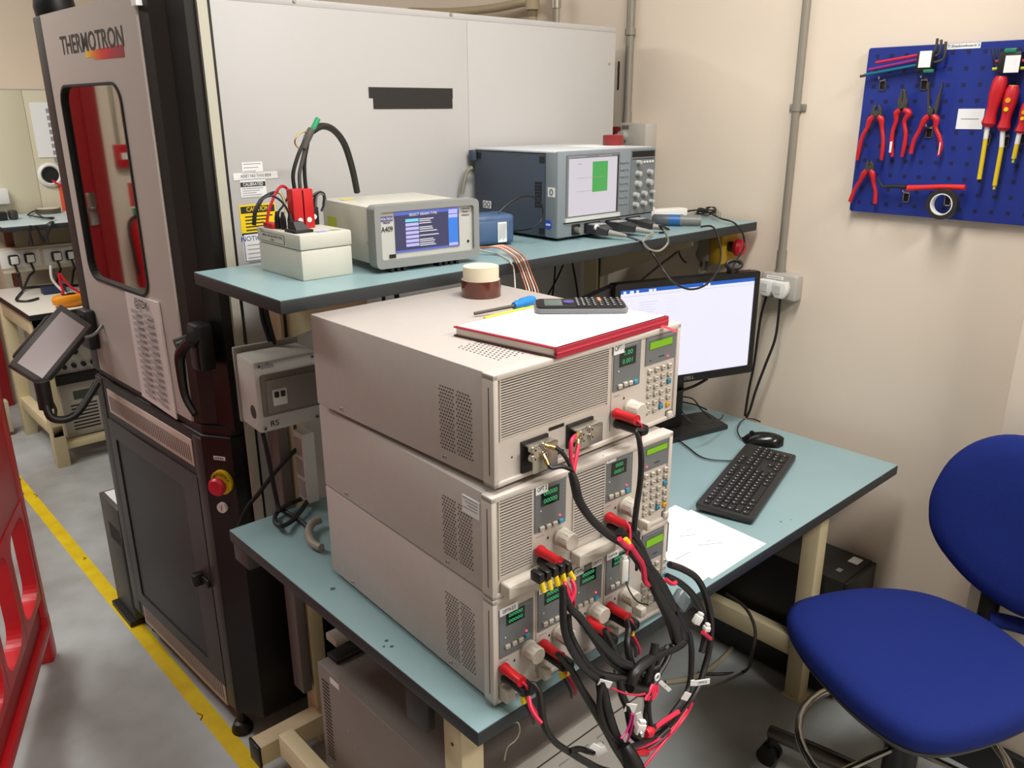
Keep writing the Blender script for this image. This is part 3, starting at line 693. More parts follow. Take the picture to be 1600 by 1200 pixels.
m = MB(); m.cyl(ar[0]+Vector((0, 0, .05)), ar[0]-Vector((0, 0, .03)), .02, blk); m.build('arm_joint', t)
m = MB(MC); a = CF(146, 505); m.box(a[0]-.04, a[0]+.03, -.03, .0, a[1]-.075, a[1]+.045, blk, .006); m.box(a[0]-.06, a[0]+.0, -.10, -.03, a[1]-.03, a[1]+.03, blk, .008); m.build('wall_bracket', t)
cb = [fpl(x, y, P0, nrm) for x, y in ((133, 528), (148, 522), (160, 508), (162, 497))]
m = MB(); m.tube(cb, .005, mat('cable_grey', (110, 106, 100), .5), 8); m.build('cable', t)
cb = [fpl(x, y, P0, nrm) for x, y in ((80, 626), (87, 640), (85, 652), (74, 650), (72, 636))]
m = MB(); m.tube(cb, .004, blk, 8); m.build('cable', t)
# ================================================================ dark case left of the chamber
m = MB(); m.box(.690, 1.0, 2.70, 2.89, .02, .445, mat('case_grey', (70, 68, 62), .5), .004); 
MD = frame((.690, 2.70, 0), -90)
for k in range(7): m.box(-.02-k*.016, -.028-k*.016, -.001, .002, .30, .36, hole_m, M=MD)
m.box(.670, 1.0, 2.70, 2.89, 0, .02, blk); m.box(-.004, -.022, -.001, .002, .06, .34, blk2, M=MD)
t = m.build('equipment_case', label='dark grey vented case standing on the floor left of the test chamber', cat='case')
m = MB(); m.box(.705, .95, 2.715, 2.875, .445, .4465, paper); m.build('paper_sheet', label='white paper lying on top of the dark grey vented case', cat='paper')
# ================================================================ red barrier
red_b = mat('barrier_red', (206, 22, 34), .38, noise=.05, nscale=20)
red_b2 = mat('barrier_red_board', (172, 22, 30), .5)
MBa = frame((.425, 2.745, 0), -112.4)
t = thing('safety_barrier', MBa @ Vector((.6, 0, 0)), 'red plastic safety barrier at the left edge by the yellow floor tape', 'barrier')
def opening(u0, u1, v0, v1, r): return rrect(u0, u1, v0, v1, r, 6)
L_ = 1.36
# end post, rails, bars
m = MB(MBa); m.prism([(0, .10), (.055, .10), (.055, 1.0), (0, 1.0)], -.022, .022, red_b, bev=.012, smooth=True); m.build('end_post', t)
m = MB(MBa); m.prism([(L_-.055, .10), (L_, .10), (L_, 1.0), (L_-.055, 1.0)], -.022, .022, red_b, bev=.012, smooth=True); m.build('end_post', t)
m = MB(MBa); m.prism([(.02, .10), (L_-.02, .10), (L_-.02, .14), (.02, .14)], -.028, .028, red_b, bev=.012, smooth=True); m.build('bottom_rail', t)
m = MB(MBa); m.box(.04, L_-.04, -.008, .008, .13, .250, red_b2, .004); m.build('lower_board', t)
m = MB(MBa); m.box(.04, L_-.04, -.018, .018, .56, .86, red_b, .014); m.build('upper_board', t)
m = MB(MBa); m.prism([(.02, .94), (L_-.02, .94), (L_-.02, 1.0), (.02, 1.0)], -.025, .025, red_b, bev=.012, smooth=True); m.build('top_rail', t)
def frame_opening(u0, u1, v0, v1, name):
    inner = rrect(u0, u1, v0, v1, .06, 7); outer = outer_for(inner, u0-.03, u1+.03, v0-.03, v1+.03)
    m = MB(MBa); vs_, fs_ = ringplate(outer, inner, -.020, .020); m.add(vs_, fs_, red_b); m.build(name, t)
for k in range(5):
    frame_opening(.063+k*.250, .063+k*.250+.198, .262, .548, 'bar_frame')
for u in (.012, L_-.06):
    m = MB(MBa); m.prism([(u, .0), (u+.05, .0), (u+.056, .03), (u+.056, .16), (u-.006, .16), (u-.006, .03)], -.024, .024, red_b, bev=.010, smooth=True)
    m.build('foot', t)
# ================================================================ far end of the room
fw_red = mat('door_red', (150, 26, 30), .45)
m = MB(); m.box(-.56, -.47, WY-.05, WY, 0, 2.1, fw_red); m.box(.87, .95, WY-.05, WY, 0, 2.1, fw_red); m.box(-.56, .95, WY-.05, WY, 2.03, 2.12, fw_red)
m.build('trim_2', kind='structure')
m = MB(); m.box(-.47, .87, WY-.035, WY, .0, 2.03, fw_red, .002); d = m.build('door_1', kind='structure')
m = MB(); m.box(-.46, .86, WY-.038, WY-.034, .01, .27, steel); m.build('kick_plate', d)
m = MB(); m.box(-.462, -.412, WY-.045, WY-.034, 1.02, 1.22, chrome, .002); m.tube([(-.437, WY-.04, 1.12), (-.437, WY-.09, 1.12), (-.32, WY-.09, 1.115)], .011, chrome, 8, 4); m.build('lever_handle', d)
t = thing('fire_extinguisher', (-.70, WY-.11, .62), 'red fire extinguisher reflected in the chamber window', 'fire extinguisher')
m = MB(); m.lathe([(.07, 0), (.08, .02), (.08, .36), (.06, .42), (.025, .45)], (-.70, WY-.1, .60), (0, 0, 1), red_p, 20); m.build('cylinder_body', t)
m = MB(); m.cyl((-.70, WY-.1, 1.05), (-.70, WY-.1, 1.10), .02, blk); m.box(-.76, -.69, WY-.115, WY-.085, 1.10, 1.125, blk); m.tube([(-.70, WY-.1, 1.07), (-.61, WY-.13, 1.02), (-.60, WY-.16, .85), (-.61, WY-.17, .70)], .011, blk); m.build('valve_hose', t)
m = MB(); m.box(-.72, -.68, WY-.03, WY, .95, 1.0, blk); m.build('wall_bracket', t)
t = thing('fire_call_point', (-.69, WY-.02, 1.43), 'red fire alarm call point reflected in the chamber window', 'call point')
m = MB(); m.box(-.755, -.63, WY-.05, WY, 1.36, 1.50, red_p, .006); m.build('housing', t)
m = MB(); m.box(-.725, -.66, WY-.053, WY-.049, 1.41, 1.45, white_p); m.build('glass', t)
m = MB(); m.cyl((-.665, WY-.012, 1.50), (-.665, WY-.012, 2.95), .012, steel, n=8); m.build('trim_3', kind='structure')
def wall_sign(x0, x1, z0, z1, parts, label, nm='wall_sign'):
    m = MB(frame((0, WY, 0))); m.rect(x0, x1, z0, z1, -.003, .003, parts[0]); parts[1](m); m.build(nm, label=label, cat='sign', group='signs beside the red door')
def arcs(m):
    for k in range(4): m.tube([(-.80+.02*math.cos(a), -.005, 1.66+k*.055+.03*math.sin(a)) for a in [PI*i/8 for i in range(9)]], .009, paper, 6, 1)
wall_sign(-.87, -.72, 1.60, 1.95, (red_p, arcs), 'red fire sign with white curved bars reflected high in the chamber window')
def two(m):
    m.rect(-.80, -.69, 1.00, 1.11, -.005, .002, paper); m.rect(-.795, -.695, 1.02, 1.10, -.007, .002, mat('sign_green', (70, 150, 90), .5))
wall_sign(-.80, -.69, 1.0, 1.26, (mat('sign_red', (214, 70, 56), .5), two), 'red and green notice below the call point reflected in the chamber window')
# second chamber along the far wall
t = thing('chamber_cabinet', (1.7, 5.4, 0), 'pale cabinet wall with a cable port behind the far bench', 'cabinet')
pale = mat('pale_cabinet', (206, 198, 172), .45)
YB = 5.25
m = MB(); m.box(.985, 1.23, YB, WY-.01, .3, 1.815, pale, .002); m.box(1.2315, 2.05, YB, WY-.01, .3, 1.815, pale, .002); m.box(.985, 2.05, YB-.002, YB+.002, 1.812, 1.817, panel_w); m.build('panel', t)
p = Y(78, 273, YB)
m = MB(); m.lathe([(.062, .0), (.066, -.012), (.052, -.02), (.045, -.012), (.045, .06), (.0, .06)], p, (0, 1, 0), white_p, 28); m.disc(p+Vector((0, -.004, 0)), (0, -1, 0), .045, blk2, 24); prt = m.build('cable_port', t)
m = MB(); m.tube([p+Vector((.0, -.03, -.03)), p+Vector((.03, -.05, -.055)), p+Vector((.06, -.03, -.05)), p+Vector((.10, -.02, -.06))], .006, redw, 6); m.build('wire', prt)
a = Y(45, 160, YB); b = Y(95, 245, YB)
m = MB(frame((0, YB, 0))); m.rect(a.x+.0, a.x+.22, b.z, a.z, -.004, .004, paper)
for r in range(9): m.rect(a.x+.075, a.x+.135, a.z-.055-r*.037, a.z-.032-r*.037, -.0055, .001, inkg)
m.build('document_sheet', label='white printed table in a sleeve on the pale cabinet at far left', cat='document')
p = Y(3, 300, YB); m = MB(); m.box(p.x-.1, p.x+.02, YB-.05, YB, p.z-.06, p.z+.02, white_p, .004); m.build('wall_box', label='pale box cut by the left edge above the far shelf', cat='box')
m = MB(); p = Y(99, 315, YB-.01); m.box(p.x-.01, p.x+.05, YB-.012, YB-.001, p.z-.1, p.z+.10, mat('orange_tag', (236, 90, 60), .5)); m.build('orange_tag', label='orange strip on the pale cabinet beside the chamber post', cat='tag')
# far bench
FB = .80
t = thing('far_bench', (1.6, 4.8, 0), 'cream-framed workbench with a pale top in the background at far left', 'bench')
c1 = Z(52, 516, FB); fy = 4.28; fx = .865
m = MB(); m.box(fx, 2.1, fy, 5.05, FB-.025, FB, mat('pale_worktop', (222, 218, 206), .4), .001); m.build('worktop', t)
m = MB(); m.box(fx-.002, 2.1, fy-.003, 5.05, FB-.027, FB-.002, edge_m); m.build('edge_band', t)
for x, y in ((.875, 4.34), (.875, 4.95)):
    m = MB(); m.box(x, x+.06, y, y+.06, 0, FB-.027, cream, .003); m.build('leg', t)
m = MB(); m.box(.88, .93, 4.34, 5.0, .16, .22, cream, .003); m.build('side_rail', t)
m = MB(); m.box(.88, .93, 4.34, 5.0, FB-.12, FB-.027, cream, .003); m.build('top_rail', t)
m = MB(); m.box(.88, 2.0, 4.36, 4.41, .08, .115, cream, .003); m.build('foot_rail', t)
# far shelf
fz = 1.165
t = thing('far_shelf', (1.6, 5.1, 0), 'narrow pale blue shelf over the far bench at far left', 'shelf')
m = MB(); m.box(.90, 2.1, 4.66, 5.22, fz-.025, fz-.001, edge_m, .001); m.build('edge_band', t)
m = MB(); m.box(.901, 2.099, 4.661, 5.219, fz-.001, fz, mat('pale_blue_laminate', (186, 204, 208), .4)); m.build('shelf_board', t)
m = MB(); m.box(.985, 1.02, 5.06, 5.10, FB, fz-.025, mat('rust_brown', (110, 60, 44), .5)); m.build('shelf_post', t)
m = MB(); m.box(1.9, 1.94, 5.06, 5.10, FB, fz-.025, mat('rust_brown', (110, 60, 44), .5)); m.build('shelf_post', t)
# trunking with sockets and plugs
p0 = Y(0, 400, 5.0); p1 = Y(110, 392, 5.0)
t = thing('socket_trunking', (1.5, 5.04, .83), 'pale dado trunking with mains sockets above the far bench', 'trunking')
m = MB(); m.box(.93, 2.1, 5.0, 5.06, .885, 1.015, mat('trunking_white', (216, 206, 184), .45), .004); m.build('trunking', t)
for i, (px, py) in enumerate(((21, 406), (46, 403), (88, 400), (110, 398))):
    p = Y(px, py, 4.985)
    if i in (0, 2):
        m = MB(); m.box(p.x-.06, p.x+.13, 4.994, 5.002, p.z-.045, p.z+.045, white_p, .002); m.build('socket_plate', t)
    th = thing('mains_plug', p, ('first', 'second', 'third', 'fourth')[i]+' white plug from the left in the far trunking sockets', 'plug', 'plugs in the far trunking')
    m = MB(); m.box(p.x-.025, p.x+.025, 4.962, 4.993, p.z-.026, p.z+.026, blk, .008); m.build('plug_body', th)
    m = MB(); m.box(p.x-.018, p.x+.018, 4.957, 4.963, p.z-.02, p.z+.02, white_p, .003); m.build('plug_face', th)
    q = Y((36, 36, 88, 112)[i], (452, 450, 445, 440)[i], 4.90)
    m = MB(); m.tube([p+Vector((0, -.01, -.025)), p+Vector((.005, -.02, -.07)), (p+q)/2+Vector((-.01 if i == 0 else .01, 0, -.02)), Vector((q.x, q.y, FB+.01))], .006, blk, 6); m.build('cord', th)
m = MB(); p = Y(50, 490, 4.8); 
pts = [Z(x, y, FB+.007) for x, y in ((35, 455), (26, 466), (28, 470), (45, 470), (60, 466))]
m.tube(pts, .006, blk, 6); m.build('cable_loop', label='black looped cord lying on the far bench at far left', cat='cord')
m = MB(); pts = [Z(x, y, FB+.007) for x, y in ((36, 450), (60, 448), (90, 446), (122, 446))]; m.tube(pts, .008, blk, 6); m.build('cable_loop', label='thick black cable lying along the back of the far bench', cat='cord')
m = MB(); p = Z(83, 458, FB); m.box(p.x-.05, p.x+.06, p.y-.03, p.y+.03, FB, FB+.035, mat('navy_box', (40, 52, 80), .5), .006); m.build('adapter_box', label='small navy adapter box lying on the far bench', cat='box')
t = thing('multimeter', Z(110, 478, FB), 'orange-yellow multimeter with red leads on the far bench', 'multimeter'); p = Z(110, 478, FB)
m = MB(); m.hull([[(p.x+math.cos(a)*r*.075, p.y+math.sin(a)*r*.05, FB+h) for a in [2*PI*i/18 for i in range(18)]] for r, h in ((.7, 0), (1, .018), (1.05, .04), (.9, .055), (.7, .058))], mat('meter_orange', (240, 150, 20), .45)); m.build('meter_holster', t)
m = MB(); m.box(p.x-.03, p.x+.03, p.y-.02, p.y+.02, FB+.055, FB+.062, blk, .002); m.build('meter_face', t)
m = MB(); m.tube([p+Vector((-.02, 0, .06)), p+Vector((-.02, .02, .16)), p+Vector((.01, .0, .10)), p+Vector((.06, -.02, .06)), p+Vector((.10, 0, .10))], .006, redw, 6); m.build('test_lead', t)
m = MB(); m.tube([p+Vector((-.01, 0, .06)), p+Vector((-.05, .03, .13)), p+Vector((-.045, .04, .20))], .006, white_p, 6); m.build('test_lead', t)
p = Z(76, 333, fz); m = MB(); m.lathe([(.035, 0), (.062, .0), (.064, .024), (.062, .026), (.035, .026)], p, (0, 0, 1), mat('tape_brown', (92, 84, 66), .5), 28, closed=True); t_ = m.build('tape_roll', label='dark tape roll lying flat on the far shelf', cat='tape roll')
m = MB(); m.lathe([(.0, .0262), (.056, .0262), (.056, .027), (.0, .027)], p, (0, 0, 1), mat('tape_label', (214, 206, 190), .5), 24); m.build('tape_label', t_)
m = MB(); pts = [Z(x, y, fz+.012) for x, y in ((43, 336), (52, 330), (56, 331), (66, 339), (80, 342), (84, 340), (66, 340), (44, 336))]; m.tube(pts, .004, blk, 6, 3); m.build('safety_glasses', label='thin black spectacle frame lying on the far shelf', cat='glasses')
m = MB(); p = Z(8, 344, fz); m.box(p.x-.08, p.x+.01, p.y-.03, p.y+.04, fz, fz+.045, blk, .008); m.box(p.x+.02, p.x+.06, p.y-.03, p.y+.03, fz, fz+.05, dgrey, .012); m.build('connector_block', label='black connector block on the far shelf at the left edge', cat='connector')
for i, pts in enumerate((((48, 352), (47, 365), (49, 383)), ((56, 352), (62, 365), (69, 381)), ((84, 346), (78, 352), (74, 362), (71, 375)))):
    m = MB(); m.tube([Y(x, y, 4.652) for x, y in pts], [.005, .005, .012] if i < 2 else [.005, .018, .012, .01], blk, 6); m.build('hanging_cable', label=('first black cable from the left hanging below the far shelf', 'slanting black cable hanging below the far shelf', 'black cable with a thick connector hanging over the far shelf edge')[i], cat='cable', group='cables hanging from the far shelf')
# rack instruments under the far bench
def rackbox(z0, z1, label, kind):
    y0 = 4.42
    t = thing('rack_instrument', (1.25, 4.6, z0), label, 'instrument', 'instruments under the far bench')
    m = MB(); m.box(.96, 1.55, y0, 4.95, z0, z1, mat('instr_grey', (190, 186, 178), .45), .004); m.build('case', t)
    m = MB(frame((0, y0, 0)))
    if kind == 0:
        m.box(1.02, 1.5, -.002, .002, z1-.09, z1-.045, mat('instr_display', (74, 80, 72), .3))
        m.build('display', t); m = MB(frame((0, y0, 0)))
        for c in range(3):
            for r in range(8): m.box(1.0+c*.155, 1.125+c*.155, -.001, .002, z0+.035+r*.018, z0+.043+r*.018, hole_m)
        m.build('vent_slots', t)
    else:
        for c in range(12):
            m = MB(frame((0, y0, 0)))
            m.cyl((1.0+c*.045, 0, z0+.04), (1.0+c*.045, -.02, z0+.04), .012, blk, n=10); m.build('terminal', t)
        for c in range(3):
            m = MB(frame((0, y0, 0)))
            m.cyl((1.06+c*.12, 0, z0+.11), (1.06+c*.12, -.02, z0+.11), .014, blk, n=12); m.build('knob', t)
rackbox(.115, .40, 'pale vented instrument lowest under the far bench', 0)
rackbox(.45, .62, 'pale instrument with a row of black terminals under the far bench', 1)
m = MB(); m.box(.93, 1.6, 4.40, 5.0, .402, .448, blk2); m.build('rack_tray', label='black tray between the two instruments under the far bench', cat='tray')
m = MB(); p = Z(25, 640, .12); m.box(.70, .83, 5.0, 5.06, .02, .20, pale, .004); 
for k in range(2): m.cyl((.735+k*.05, 5.0, .12), (.735+k*.05, 4.99, .12), .012, blk, n=10)
m.build('floor_socket', label='low beige socket box on the floor at far left behind the far bench', cat='socket box')
# ================================================================ things lying on the top load
ZT = 1.1545+.1812
wire_blk = black_rub
# notebook with red covers, white sheet on top
nb = [Z(709, 525, ZT), Z(868, 561, ZT), Z(1042, 508, ZT)]; nb.append(nb[0]+nb[2]-nb[1])
o_ = sum(nb, Vector())/4
t = thing('notebook', (o_.x, o_.y, ZT), 'hardback notebook with red spine and white sheet on the topmost load', 'notebook')
def slab(m, q, z0, z1, mt, grow=0.):
    c = sum(q, Vector())/4; qq = [c+(p-c)*(1+grow) for p in q]
    vs = [(p.x, p.y, z0) for p in qq]+[(p.x, p.y, z1) for p in qq]
    m.add(vs, [(0, 3, 2, 1), (4, 5, 6, 7), (0, 1, 5, 4), (1, 2, 6, 5), (2, 3, 7, 6), (3, 0, 4, 7)], mt); return m
book_red = mat('book_red', (176, 34, 58), .5)
m = MB(); slab(m, nb, ZT, ZT+.0025, mat('book_back_cover', (70, 24, 30), .5)); m.build('back_cover', t)
m = MB(); slab(m, nb, ZT+.0025, ZT+.0145, mat('page_block', (232, 226, 216), .8), -.025); m.build('page_block', t)
m = MB(); slab(m, nb, ZT+.0145, ZT+.017, book_red); m.build('front_cover', t)
e = (nb[2]-nb[1]).normalized(); n_ = Vector((e.y, -e.x, 0))
m = MB(); m.tube([nb[1]+Vector((0, 0, .0085))+e*.0, nb[2]+Vector((0, 0, .0085))], .004, book_red, 8, 1)
slab(m, [nb[1]+n_*.003, nb[2]+n_*.003, nb[2]-n_*.003, nb[1]-n_*.003], ZT, ZT+.017, book_red); m.build('spine', t)
sh = [p*1 for p in nb]; c = sum(sh, Vector())/4; sh = [c+(p-c)*.97 for p in sh]
m = MB(); slab(m, sh, ZT+.0172, ZT+.0178, paper)
for (x0, y0, x1, y1) in ((848, 518, 893, 524), (915, 500, 957, 507)):
    a = Z(x0, y0, ZT+.0179); b = Z(x1, y1, ZT+.0179); m.tube([a, b], .0004, inkg, 4, 1)
m.build('loose_sheet', t)
m = MB(); a = Z(1034, 509, ZT+.004); b = Z(1058, 518, ZT-.001); d = (b-a).normalized(); s_ = Vector((-d.y, d.x, 0))*.006
m.add([a+s_, a-s_, b-s_, b+s_], [(0, 1, 2, 3)], mat('ribbon_red', (236, 60, 80), .5)); m.build('ribbon', t)
# calculator
zc = ZT+.0180
ca_, cb2 = Z(836, 491, zc), Z(983, 490, zc)
dx = (cb2-ca_).normalized(); ang = math.degrees(math.atan2(dx.y, dx.x)); Lc = (cb2-ca_).length
MCa = Matrix.Translation((ca_.x, ca_.y, zc)) @ Matrix.Rotation(math.radians(ang), 4, 'Z')
t = thing('calculator', ca_+Vector((dx.x*.07, dx.y*.07, 0)), 'black scientific calculator lying on the white notebook sheet', 'calculator')
calg = mat('calc_side', (120, 120, 124), .35)
def outl(u0, u1, v0, v1, r): return rrect(u0, u1, v0, v1, r, 5)
XY = Matrix(((1, 0, 0, 0), (0, 0, 1, 0), (0, 1, 0, 0), (0, 0, 0, 1)))
Wc = .076
m = MB(MCa); m.prism(outl(0, Lc, -.002, Wc, .014), .0, .009, calg, M=XY, bev=.003, smooth=True)
m.build('case', t)
m = MB(MCa); m.prism(outl(.003, Lc-.004, .002, Wc-.004, .012), .009, .0125, blk, M=XY, bev=.002, smooth=True); fc = m.build('face_plate', t)
m = MB(MCa); m.box(.018, .050, .012, Wc-.014, .0125, .0132, mat('calc_lcd', (96, 108, 100), .25)); m.build('lcd_window', t)
m = MB(MCa); m.cyl((.062, Wc/2, .0125), (.062, Wc/2, .0145), .010, mat('calc_purple', (92, 76, 150), .4), n=20); m.build('cursor_pad', t)
for i in range(8):
    for j in range(5 if i > 1 else 6):
        n_j = 5 if i > 1 else 6; u = .078+i*.0098 if i < 2 else .078+2*.0082+(i-2)*.0115+.002; v = .009+j*(Wc-.020)/(n_j-1)
        if u > Lc-.010: continue
        k = mat('calc_orange', (236, 140, 90), .4) if (i == 4 and j in (3, 4)) else mat('calc_key', (44, 44, 48), .4)
        m = MB(MCa); m.box(u-.0035, u+.0035, v-.0038, v+.0038, .0125, .0148, k, .0008); m.box(u-.0015, u+.0015, v-.0012, v+.0012, .0148, .01495, white_p); m.build('key', t)
# amber tape roll with a masking tape roll on top
p = Z(752, 463, ZT); p = p+(Vector((p.x, p.y, 0)).normalized())*.012; R_ = .041
amber = mat('amber_tape', (92, 42, 24), .12, coat=.5)
m = MB(); m.lathe([(.0385, 0), (R_, 0), (R_, .034), (.0385, .034)], (p.x, p.y, ZT), (0, 0, 1), amber, 36, closed=True); m.lathe([(.034, 0), (.0385, 0), (.0385, .034), (.034, .034)], (p.x, p.y, ZT), (0, 0, 1), paper, 36, closed=True)
m.build('tape_roll', label='amber polyimide tape roll lying on the topmost load under the cream roll', cat='tape roll')
m = MB(); rj = []
prof = [(.024, .0345), (.037, .0345), (.037, .060), (.024, .060)]
m.lathe(prof, (p.x, p.y, ZT), (0, 0, 1), mat('masking_tape', (228, 218, 190), .7), 40, closed=True)
m.lathe([(.0, .0595), (.036, .0605), (.036, .0610), (0, .060)], (p.x, p.y, ZT), (0, 0, 1), mat('masking_tape', (228, 218, 190), .7), 30)
m.build('tape_roll', label='cream masking tape roll stacked on top of the amber tape roll', cat='tape roll')
# screwdriver and yellow rod
a = Z(741, 490, ZT+.006); b = Z(803, 478, ZT+.011); c = Z(840, 468, ZT+.012)
t = thing('screwdriver', Vector((b.x, b.y, ZT)), 'blue-handled screwdriver lying behind the notebook on the topmost load', 'screwdriver')
m = MB(); m.cyl(a, b, .0032, mat('dark_shaft', (78, 74, 66), .5), n=10); m.build('shaft', t)
d = (c-b).normalized(); blue_h = mat('blue_handle', (30, 128, 200), .35)
m = MB(); m.lathe([(.0, 0), (.007, .0), (.0095, .008), (.008, .014), (.011, .022), (.0115, .045), (.009, .056), (0, .058)], b, d, blue_h, 16); m.build('handle', t)
m = MB(); a = Z(757, 497, ZT+.0035); b = Z(833, 479, ZT+.0035); m.cyl(a, b, .0030, mat('yellow_rod', (226, 220, 70), .45), n=10); m.cyl(b, b+(b-a).normalized()*.012, .0034, red_p, n=10)
m.build('trimming_tool', label='thin yellow trimming tool lying beside the blue screwdriver', cat='tool')
# ================================================================ things on the raised shelf
S = SZ
# grey test box
bA, bB, bC = Z(475, 440, S), Z(401, 422, S), Z(553, 428, S)
t = thing('test_box', (.86, 1.6, S), 'light grey plastic test box with plugged red and black leads on the shelf', 'test box')
boxm = mat('box_grey', (206, 204, 192), .5)
m = MB(); m.box(.803, .921, 1.507, 1.692, S, S+.061, boxm, .003); m.build('box_base', t)
m = MB(); m.box(.802, .922, 1.506, 1.693, S+.062, S+.093, boxm, .003); m.build('lid', t)
ML_ = frame((.802, 1.506, S), -90)
m = MB(ML_); m.box(-.065, -.165, -.0008, .0, .055+.012, .086, mat('label_border', (70, 66, 60), .6)); m.box(-.066, -.164, -.0011, -.0003, .068, .085, boxm)
m.text('48VDC 10P 100A SUPPLY FEED', -.115, .0795, .0065, ink, y=-.0013, ext=0.); m.text('TYPE 2', -.115, .0715, .0065, ink, y=-.0013, ext=0.); m.build('box_label', t)
zb_ = S+.093
m = MB(); m.box(.806, .848, 1.53, 1.575, zb_, zb_+.006, blk, .001); m.hull([[(.812, 1.565, zb_+.006), (.842, 1.565, zb_+.006), (.842, 1.535, zb_+.006), (.812, 1.535, zb_+.006)], [(.812, 1.570, zb_+.022), (.832, 1.570, zb_+.022), (.832, 1.545, zb_+.022), (.812, 1.545, zb_+.022)]], blk, False); m.build('rocker_switch', t)
# red plug blocks with cables rising to the ring lug
def lead(name, pts, r, mt, label, n=8, parent=None, cat='cable', group=None):
    m = MB(); m.tube(pts, r, mt, n); return m.build(name, parent, label=label, cat=cat, group=group)
yl = 1.60
t = thing('cable_lead', (.88, yl, zb_), 'red twin plug with black cables rising to a green-tipped clamp', 'cable')
for i, (x0, x1) in enumerate(((456, 470), (470, 484))):
    a = Y(x0, 347, yl); b = Y(x1, 294, yl)
    m = MB(); m.box(a.x, b.x, yl-.012, yl+.014, zb_, b.z, red_p, .002); m.cyl(((a.x+b.x)/2, yl-.0125, zb_+.018), ((a.x+b.x)/2, yl-.0135, zb_+.018), .0055, white_p, n=16); m.build('plug_housing', t)
tp = (479, 228)
for i, pts in enumerate((((460, 294), (458, 272), (465, 245), (474, 224), (479, 212)), ((469, 294), (468, 272), (473, 248), (478, 226), (480, 212)), ((478, 294), (476, 274), (476, 250), (480, 228), (482, 212)))):
    m = MB(); m.tube([Y(x, y, yl+.003*i) for x, y in pts], .0042, mat('lead_black_%d' % (i % 2), ((26, 26, 26), (74, 72, 70))[i % 2], .4), 8); m.build('cable', t)
m = MB(); m.tube([Y(474, 232, yl), Y(481, 214, yl), Y(487, 202, yl)], [.006, .0085, .008], mat('shrink_grey', (84, 80, 76), .5), 10); m.build('heat_shrink', t)
m = MB(); m.tube([Y(486, 206, yl), Y(490, 199, yl), Y(497, 185, yl)], [.004, .0055, .0055], mat('green_cap', (38, 160, 104), .4), 12); m.build('green_cap', t)
m = MB(); m.tube([Y(482, 206, yl), Y(472, 206, yl), Y(463, 214, yl), (Y(461, 224, yl)), Y(468, 232, yl), Y(476, 228, yl)], .0018, gold, 8); m.build('ring_lug', t)
lead('cable_hose', [Y(x, y, yl+.02+.02*i) for i, (x, y) in enumerate(((489, 204), (503, 197), (521, 203), (538, 225), (550, 262), (558, 300)))], .0075, mat('hose_black', (34, 32, 32), .4), 'thick black cable arching from the clamp down behind the power analyser', 10)
t = thing('cable_lead', (.93, yl+.04, zb_), 'black plug with folded leads right of the red twin plug on the test box', 'cable')
a = Y(484, 352, yl+.03); b = Y(503, 322, yl+.03)
m = MB(); m.box(.893, .917, 1.625, 1.655, zb_, b.z, blk, .002); m.cyl((.905, 1.6245, zb_+.018), (.905, 1.6235, zb_+.018), .0055, white_p, n=16); m.build('plug_housing', t)
for i, pts in enumerate((((487, 325), (486, 310), (496, 301), (505, 303), (506, 318), (502, 330)), ((494, 324), (495, 308), (501, 302), (508, 308), (508, 322)), ((490, 324), (492, 308), (499, 300), (507, 305), (505, 320)))):
    m = MB(); m.tube([Y(x, y, 1.64) for x, y in pts], .0028, blk if i != 1 else mat('lead_grey', (120, 118, 114), .4), 7); m.build('cable', t)
plugd = 0
for i, (px, mt, lab, loop) in enumerate(((397, blk, 'black lead at the left edge of the test box arching to the middle sockets', ((397, 352), (399, 330), (408, 312), (424, 302), (438, 302), (446, 318))), (418, redw, 'red lead arching up from the test box lid to the red plug', ((417, 350), (420, 330), (430, 303), (440, 291), (450, 297), (456, 318))), (434, blk, 'first black jack from the left in the test box lid', ((434, 340), (436, 330), (442, 322), (450, 308))), (443, mat('lead_cream', (206, 196, 150), .5), 'pale braided lead in the middle jack of the test box', ((443, 342), (446, 325), (442, 308), (436, 300))), (454, blk, 'black lead curving into the jack nearest the rocker switch', ((454, 345), (450, 330), (440, 315), (425, 306), (412, 310), (406, 320))))):
    y_ = (1.685, 1.66, 1.63, 1.61, 1.585)[i]
    t = thing('test_lead', Y(px, 352, y_), lab, 'lead', 'leads plugged in the test box')
    base = Y(px, 350, y_); base.z = zb_
    if i != 0 and i != 1:
        m = MB(); m.lathe([(.0055, 0), (.0065, .004), (.006, .022), (.004, .030), (.003, .036)], base, (0, 0, 1), blk, 12); m.build('jack_plug', t)
    elif i == 1:
        m = MB(); m.box(base.x-.006, base.x+.012, y_-.03, y_+.01, zb_, zb_+.012, red_p, .003); m.build('jack_plug', t)
    m = MB(); pts = [Y(x, y, y_) for x, y in loop]; pts[0].z = max(pts[0].z, zb_+.004); m.tube(pts, .0032 if i < 2 else .0024, mt, 8); m.build('cord', t)
    if i == 0: m = MB(); m.tube(pts[:3], .0046, blk, 8); m.build('sleeve', t)
m = MB(); m.box(.85, .875, 1.515, 1.535, zb_, zb_+.0006, mat('sticker_blue', (150, 160, 210), .5)); m.box(.885, .905, 1.518, 1.535, zb_, zb_+.0006, mat('sticker_green', (130, 170, 130), .5))
m.build('lid_sticker', bpy.data.objects['test_box'])
